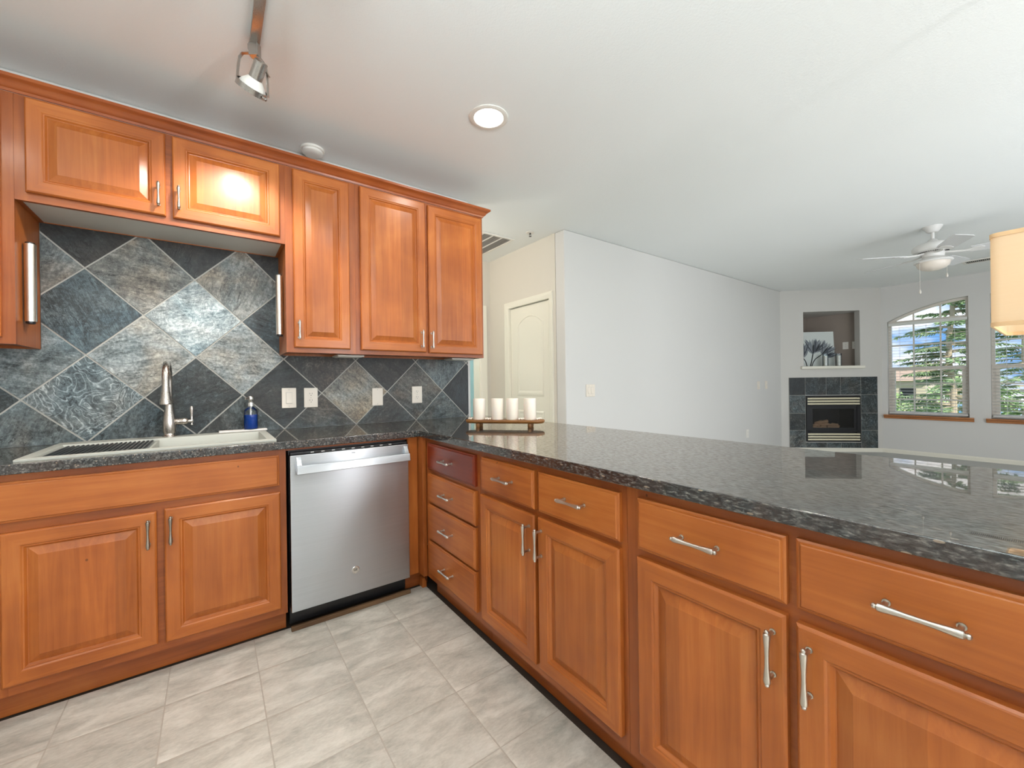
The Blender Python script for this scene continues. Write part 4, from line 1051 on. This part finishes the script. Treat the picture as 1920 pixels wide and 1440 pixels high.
# pendant lamp over the far side of the peninsula
PX0, PX1, PY0, PY1, PZ0, PZ1 = 1.10, 1.62, -3.22, -2.648, 1.335, 1.632
pc = ((PX0 + PX1) / 2, (PY0 + PY1) / 2)
t = thing('pendant_lamp', 'hanging lamp with a tan linen box shade at the right edge', 'pendant lamp', (pc[0], pc[1], PZ0))
def pr(k, z): return [(x - pc[0], y - pc[1], z - PZ0) for x, y in rrect(PX0 + k, PX1 - k, PY0 + k, PY1 - k, .024, 6)]
mb = MB(); mb.rings([pr(0, PZ0), pr(0, PZ1), pr(.003, PZ1), pr(.003, PZ0), pr(0, PZ0)], False, False); mb.build('shade', M['shade'], t, smooth=50)
for z0, z1 in ((PZ0 - .001, PZ0 + .012), (PZ1 - .012, PZ1 + .001)):
    mb = MB(); mb.rings([pr(-.0015, z0), pr(-.0015, z1), pr(.0045, z1), pr(.0045, z0), pr(-.0015, z0)], False, False); part(mb.build('shade_trim', M['shade_trim'], t, smooth=50), 'darker tan bound edge')
mb = MB(); hx, hy = (PX1 - PX0) / 2 - .005, (PY1 - PY0) / 2 - .005
for q in ((-hx, 0), (hx, 0), (0, -hy), (0, hy)): mb.tube([(0, 0, .20), (q[0], q[1], .03)], .003, 6)
mb.build('spider', M['lampsteel'], t)
mb = MB(); mb.lathe([(.018, .16), (.018, .22)], n=16); mb.tube([(0, 0, .22), (0, 0, ZC - PZ0 - .02)], .004, 8); mb.build('cord', M['lampsteel'], t)
mb = MB(); mb.lathe([(.06, ZC - PZ0 - .001), (.06, ZC - PZ0 - .02), (.02, ZC - PZ0 - .03)], n=24); mb.build('canopy', M['lampsteel'], t)
mb = MB(); mb.sphere((0, 0, .12), .034, 16, 12); mb.build('bulb', M['bulb_on'], t)
l = add_light('pendant_bulb', 'POINT', (0, 0, .13), 5, (1, .91, .79), shadow_soft_size=.04); l.parent = t

# ================================================================== fireplace
t = thing('gas_fireplace', 'corner gas fireplace with a dark slate tile surround and brass louvers', 'fireplace', fp(FL / 2, 0, 0), math.atan2(FTv.y, FTv.x))
# local frame: u along the wall, -y into the room, +y into the wall
h = FL / 2
def lb(mb, s0, s1, d0, d1, z0, z1, mi=None): return mb.box(s0 - h, s1 - h, d0, d1, z0, z1, mi)
mb = MB(); bm = mb.bm
lt = bm.loops.layers.float_color.new('tile'); ls = bm.loops.layers.float_color.new('seed')
sc = [.118, .362, .675, .889, 1.187, 1.430]; zr = [.0635, .345, .62, .913, 1.20]
cells = []
for k in range(4):
    cells.append((sc[0], sc[1], zr[k], zr[k + 1])); cells.append((sc[4], sc[5], zr[k], zr[k + 1]))
for k in (1, 2, 3):
    cells.append((sc[k], sc[k + 1], zr[3], zr[4])); cells.append((sc[k], sc[k + 1], zr[0], .150))
for s0, s1, z0, z1 in cells:
    rnd = random.Random(s0 * 91 + z0 * 37); tn = (.17 + .2 * rnd.random(), .44 + .06 * rnd.random(), .3 + .4 * rnd.random()); nf = len(bm.faces)
    sd = (rnd.random(), rnd.random(), rnd.random(), 1)
    if z0 > .9 and s0 < .2: tn = (.08, .35, 0)
    lb(mb, s0 + .002, s1 - .002, -.012, -.002, z0 + .002, z1 - .002, 0); bm.faces.ensure_lookup_table()
    for f in bm.faces[nf:]:
        for lp in f.loops: lp[lt] = (*tn, 1); lp[ls] = sd
for s0, s1, z0, z1 in ((sc[0], sc[1], zr[0], zr[4]), (sc[4], sc[5], zr[0], zr[4]), (sc[1], sc[4], zr[3], zr[4]), (sc[1], sc[4], zr[0], .150)): lb(mb, s0, s1, -.010, -.001, z0, z1, 1)
part(mb.build('tile_surround', [M['slate'], M['grout']], t, smooth=0), 'dark green-grey slate tiles around the firebox')
s0, s1 = .385, 1.165
mb = MB(); lb(mb, s0 - .012, s0 + .045, -.020, .10, .162, .902); lb(mb, s1 - .045, s1 + .012, -.020, .10, .162, .902)
for z0, z1 in ((.162, .176), (.888, .902), (.315, .345), (.725, .750)): lb(mb, s0, s1, -.020, .10, z0, z1)
lb(mb, s0, s1, .02, .10, .17, .32); lb(mb, s0, s1, .02, .10, .745, .89)
mb.build('black_frame', M['black_gloss'], t, smooth=0)
for zb in (.184, .227, .270, .758, .801, .844):
    mb = MB(); mb.rings([[(q - h, -.022, zb), (q - h, -.026, zb + .004), (q - h, -.022, zb + .026), (q - h, -.012, zb + .028), (q - h, -.010, zb)] for q in (s0 + .004, s1 - .004)]); part(mb.build('louver', M['louver'], t, smooth=25), 'pale brass louver bar')
mb = MB(); lb(mb, s0 + .045, s1 - .045, -.012, .0, .345, .385); lb(mb, s0 + .045, s1 - .045, -.012, .0, .69, .725); lb(mb, s0 + .045, s0 + .085, -.012, 0, .385, .69); lb(mb, s1 - .085, s1 - .045, -.012, 0, .385, .69)
mb.build('glass_frame', M['black'], t, bevel=.002)
mb = MB(); lb(mb, s0 + .085, s1 - .085, -.004, -.001, .385, .69); part(mb.build('glass_front', M['fire_glass'], t, smooth=0), 'smoked glass front')
mb = MB(); lb(mb, s0 + .04, s1 - .04, .40, .41, .34, .74); lb(mb, s0 + .04, s1 - .04, .06, .41, .33, .345); lb(mb, s0 + .04, s1 - .04, .06, .41, .735, .745); lb(mb, s0 + .03, s0 + .045, .06, .41, .34, .74); lb(mb, s1 - .045, s1 - .03, .06, .41, .34, .74)
mb.build('firebox', M['firebox'], t, smooth=0)
rnd = random.Random(3)
for (a, b) in (((-.24, .16, .40), (.02, .20, .42)), ((-.08, .22, .42), (.20, .17, .40)), ((-.22, .12, .38), (-.02, .13, .375)), ((.02, .13, .385), (.19, .12, .38)), ((-.14, .16, .45), (.06, .20, .47))):
    mb = MB(); a, b = Vector(a), Vector(b); n = 8
    pts = [a.lerp(b, i / n) + Vector((0, rnd.uniform(-.008, .008), rnd.uniform(-.008, .01))) for i in range(n + 1)]
    mb.tube(pts, [rnd.uniform(.022, .034) for _ in pts], 9); mb.build('log', M['log'], t, smooth=60)

# niche: canvas print, two glass candles, two outlets
t = thing('canvas_print', 'square grey canvas print of dark tulips leaning in the niche above the fireplace', 'picture', fp(.68, .24, NZ0), math.atan2(FTv.y, FTv.x))
t.rotation_euler = (R(-4), 0, math.atan2(FTv.y, FTv.x))
mb = MB(); mb.box(-.29, .29, 0, .03, .001, .585); part(mb.build('canvas', simple('print_ground', srgb(206, 212, 208), .7), t, bevel=.002), 'pale grey printed canvas')
PG = [print_paint('print_petal_pale', srgb(166, 172, 174)), print_paint('print_petal_mid', srgb(122, 128, 134)), print_paint('print_petal_dark', srgb(70, 75, 82)), print_paint('print_stem', srgb(22, 24, 22))]
mb = MB()
def petal(b, ang, ln, wd, mi, lift):
    a = R(ang); ax = Vector((math.sin(a), 0, math.cos(a))); sd = Vector((math.cos(a), 0, -math.sin(a))); p0 = Vector((b[0], -.0006 * lift, b[1])); n = 10
    L_ = [p0 + ax * (ln * i / n) + sd * (wd * math.sin(math.pi * (i / n) ** .8)) for i in range(n + 1)]
    R_ = [p0 + ax * (ln * i / n) - sd * (wd * math.sin(math.pi * (i / n) ** .8)) for i in range(n - 1, 0, -1)]
    mb.f([mb.v(p) for p in L_ + R_], mi)
def tulip(b, tilt, ln):
    petal(b, tilt - 24, ln * .98, ln * .17, 1, 1); petal(b, tilt + 24, ln * .98, ln * .17, 1, 1.4); petal(b, tilt, ln * .92, ln * .22, 0, 1.8)
    petal(b, tilt - 12, ln * .9, ln * .09, 1, 2.2); petal(b, tilt + 13, ln * .92, ln * .08, 2, 2.6); petal(b, tilt - 30, ln, ln * .035, 2, 3); petal(b, tilt + 30, ln, ln * .035, 2, 3.2); petal(b, tilt + 2, ln * .85, ln * .03, 3, 3.4)
def stem(pts, w):
    for (x0, z0), (x1, z1) in zip(pts, pts[1:]):
        d = Vector((x1 - x0, 0, z1 - z0)).normalized(); s = Vector((d.z, 0, -d.x)) * w
        mb.f([mb.v(Vector((x0, -.0022, z0)) + s), mb.v(Vector((x0, -.0022, z0)) - s), mb.v(Vector((x1, -.0022, z1)) - s), mb.v(Vector((x1, -.0022, z1)) + s)], 3)
tulip((-.20, .145), -8, .28); tulip((-.045, .21), 2, .28); tulip((.09, .20), 38, .26); tulip((-.01, .24), 30, .24); tulip((.15, .16), 52, .2)
stem([(-.20, .15), (-.165, .09), (-.145, .002)], .007); stem([(-.045, .215), (-.07, .10), (-.095, .002)], .008); stem([(.09, .20), (-.01, .13), (-.05, .07), (-.075, .002)], .007)
part(mb.build('tulip_image', PG, t, smooth=0, recalc=False), 'dark translucent tulips with black stems')
for s, lab in ((.735, 'left of the two white candles in glass holders in the wall niche'), (.935, 'right of the two white candles in glass holders in the wall niche')):
    k = thing('glass_candle', lab, 'candle', fp(s, .10, NZ0), group='candles in the niche')
    mb = MB(); mb.lathe([(.036, 0), (.040, .002), (.040, .205), (.0385, .205), (.0385, .006), (.0, .006)], n=24, cap1=False); part(mb.build('glass_holder', M['clear'], k), 'clear glass cylinder')
    mb = MB(); mb.lathe([(.036, .007), (.036, .168), (.03, .170)], n=24); mb.build('wax', M['candle'], k)
    mb = MB(); mb.tube([(0, 0, .165), (.001, 0, .182)], .0012, 6); mb.build('wick', M['slot'], k)
outlet((7.6395, -.568, 1.725), R(90) * -1, 'outlet on the niche back wall, left of the two beside the tulip print', 'white')
outlet((7.6395, -.695, 1.725), R(90) * -1, 'outlet on the niche back wall, right of the two, partly hidden by the niche edge', 'white')

# ================================================================== outside the windows
def conifer(name, label, x, y, zb, H, spread, seed, zlo, nb=90, per=26):
    rnd = random.Random(seed); t = thing(name, label, 'tree', (x, y, zb), group='conifers outside the windows')
    mb = MB(); n = 14
    mb.tube([(0.05 * math.sin(i * 1.3), .05 * math.cos(i * 1.7), H * i / n) for i in range(n + 1)], [.10 * (1 - i / n) + .015 for i in range(n + 1)], 10); mb.build('trunk', M['bark'], t)
    mb = MB(); br = MB()
    for b in range(nb):
        z = zlo + (H * .97 - zlo) * (b / nb); az = rnd.uniform(0, 2 * math.pi); ln = spread * (1 - (z / H) * .78) * rnd.uniform(.65, 1.1)
        d = Vector((math.cos(az), math.sin(az), 0)); sd = Vector((-d.y, d.x, 0))
        P = lambda u: d * (ln * u) + Vector((0, 0, z + .12 * u - .34 * u * u * ln * .5))
        br.tube([P(u / 4) for u in range(5)], [.022, .018, .013, .009, .004], 5)
        for k in range(per):
            u = .18 + .82 * (k + rnd.random()) / per; c = P(u)
            for sgn in (-1, 1):
                l2 = (.07 + .13 * (1 - abs(u - .45))) * rnd.uniform(.5, 1.3)
                dv = (sd * sgn * rnd.uniform(.6, 1) + d * rnd.uniform(.2, .9) + Vector((0, 0, rnd.uniform(-.75, .05)))).normalized()
                wv = dv.cross(Vector((rnd.uniform(-1, 1), rnd.uniform(-1, 1), 1))).normalized() * rnd.uniform(.010, .020)
                a_ = c + dv * l2 * .5
                mb.f([mb.v(c), mb.v(a_ + wv), mb.v(c + dv * l2), mb.v(a_ - wv)])
    br.build('branches', M['bark'], t); mb.build('foliage', M['leaf'], t, smooth=0, recalc=False)
    return t
conifer('conifer_tree', 'tall green conifer with a pale trunk outside the left arched window', 15.0, -.90, -3.2, 9.5, 1.9, 5, 1.8, 190, 85)
conifer('conifer_tree', 'green conifer outside the window behind the lamp shade', 20.0, -1.95, -3.2, 10.0, 2.3, 9, 1.2, 190, 80)
def bush(label, x, y, zb, rx, ry, rz_, seed, n=5200):
    rnd = random.Random(seed); t = thing('leafy_shrub', label, 'shrub', (x, y, zb), group='shrubs below the windows')
    mb = MB()
    for i in range(n):
        v = Vector((rnd.gauss(0, 1), rnd.gauss(0, 1), rnd.gauss(0, 1))).normalized() * rnd.uniform(.72, 1.0)
        c = Vector((v.x * rx, v.y * ry, rz_ + v.z * rz_)); a = Vector((rnd.uniform(-1, 1), rnd.uniform(-1, 1), rnd.uniform(-.4, 1))).normalized(); b = a.orthogonal().normalized()
        l = rnd.uniform(.05, .11)
        mb.f([mb.v(c - a * l), mb.v(c + b * l * .5), mb.v(c + a * l), mb.v(c - b * l * .5)])
    mb.build('foliage', M['leaf2'], t, smooth=0, recalc=False)
    mb = MB(); mb.tube([(0, 0, 0), (.02, 0, rz_)], [.06, .03], 8); mb.build('stem', M['bark'], t)
for i, (x, y, s, lab) in enumerate(((25.5, 2.9, 1.75, 'leafy shrub at the left side of the arched window view'), (24.5, -.2, 2.0, 'leafy shrub behind the conifer trunk in the left window'), (25.0, -3.6, 2.1, 'leafy shrub in the window view beside the lamp shade'))):
    bush(lab, x, y, -3.2, 1.6, 1.6, s * 1.15, 20 + i)
struct(MB().box(8.2, 60, -40, 40, -3.4, -3.2).build('floor_lawn', M['grass'], smooth=0))
t = thing('distant_house', 'pale house with a brown roof far beyond the left window', 'house', (60, 8.4, -3.2))
mb = MB(); mb.box(-3, 3, -2.5, 2.5, 0, 4.1); mb.build('walls', M['siding'], t, smooth=0)
mb = MB(); mb.prism([(-3.5, -2.9, 4.05), (3.5, -2.9, 4.05), (0, -2.9, 5.4)], (0, 5.8, 0)); mb.build('roof', M['roof'], t, smooth=0)
for yy in (-1.2, 1.2):
    mb = MB(); mb.box(-3.06, -2.98, yy - .6, yy + .6, 1.9, 3.3); mb.build('window', M['black_gloss'], t, smooth=0)
# lamps added out of view: ceiling fill, dining area, hall and teal room
t = thing('bowl_fill_light', 'added metal bowl uplight, unseen behind the camera, filling the kitchen ceiling', 'pendant lamp', (-1.0, -2.95, ZC))  # uplight added behind the camera so the ceiling gets direct fill
mb = MB(); mb.lathe([(.06, -.0005), (.06, -.02), (.008, -.03), (.008, -.56)], n=20); mb.build('stem', M['lampsteel'], t)
mb = MB(); mb.lathe([(.22, -.44), (.21, -.49), (.15, -.55), (.06, -.58), (0, -.585)], n=36, cap0=False, cap1=False); mb.build('bowl', M['lampsteel'], t)
l = add_light('bowl_fill_lamp', 'POINT', (0.05, 0.0, -.475), 195, (.80, .945, 1.0), shadow_soft_size=.12); l.parent = t
t = thing('globe_fill_light', 'added globe fill light, unseen over the dining area behind the camera', 'ceiling light', (3.3, -4.3, ZC))  # unseen globe added as extra fill for the ceiling
mb = MB(); mb.lathe([(.07, -.0005), (.07, -.02), (.012, -.03), (.012, -.25)], n=20); mb.build('stem', M['lampsteel'], t)
MB().sphere((0, 0, -.36), .11, 20, 14).build('globe', M['clear'], t)
l = add_light('globe_fill_lamp', 'POINT', (0, 0, -.36), 12, NEUT, shadow_soft_size=.1); l.parent = t
for nm, loc, e, lab in (('hall', (.25, .70, ZC), 38, 'round ceiling light in the hallway, hidden behind the kitchen wall'), ('teal', (1.3, 2.2, ZC), 60, 'added unseen ceiling light in the teal room beyond the doorway')):
    t = thing('unseen_dome_light', lab, 'ceiling light', loc)  # unseen domes added to light the hall and the teal room
    mb = MB(); mb.lathe([(.14, -.0005), (.14, -.02), (.12, -.05), (.06, -.075), (0, -.08)], n=32, cap1=False); mb.build('dome', M['bowl'], t)
    l = add_light('unseen_dome_lamp', 'POINT', (0, 0, -.13), e, WARM, shadow_soft_size=.1); l.parent = t
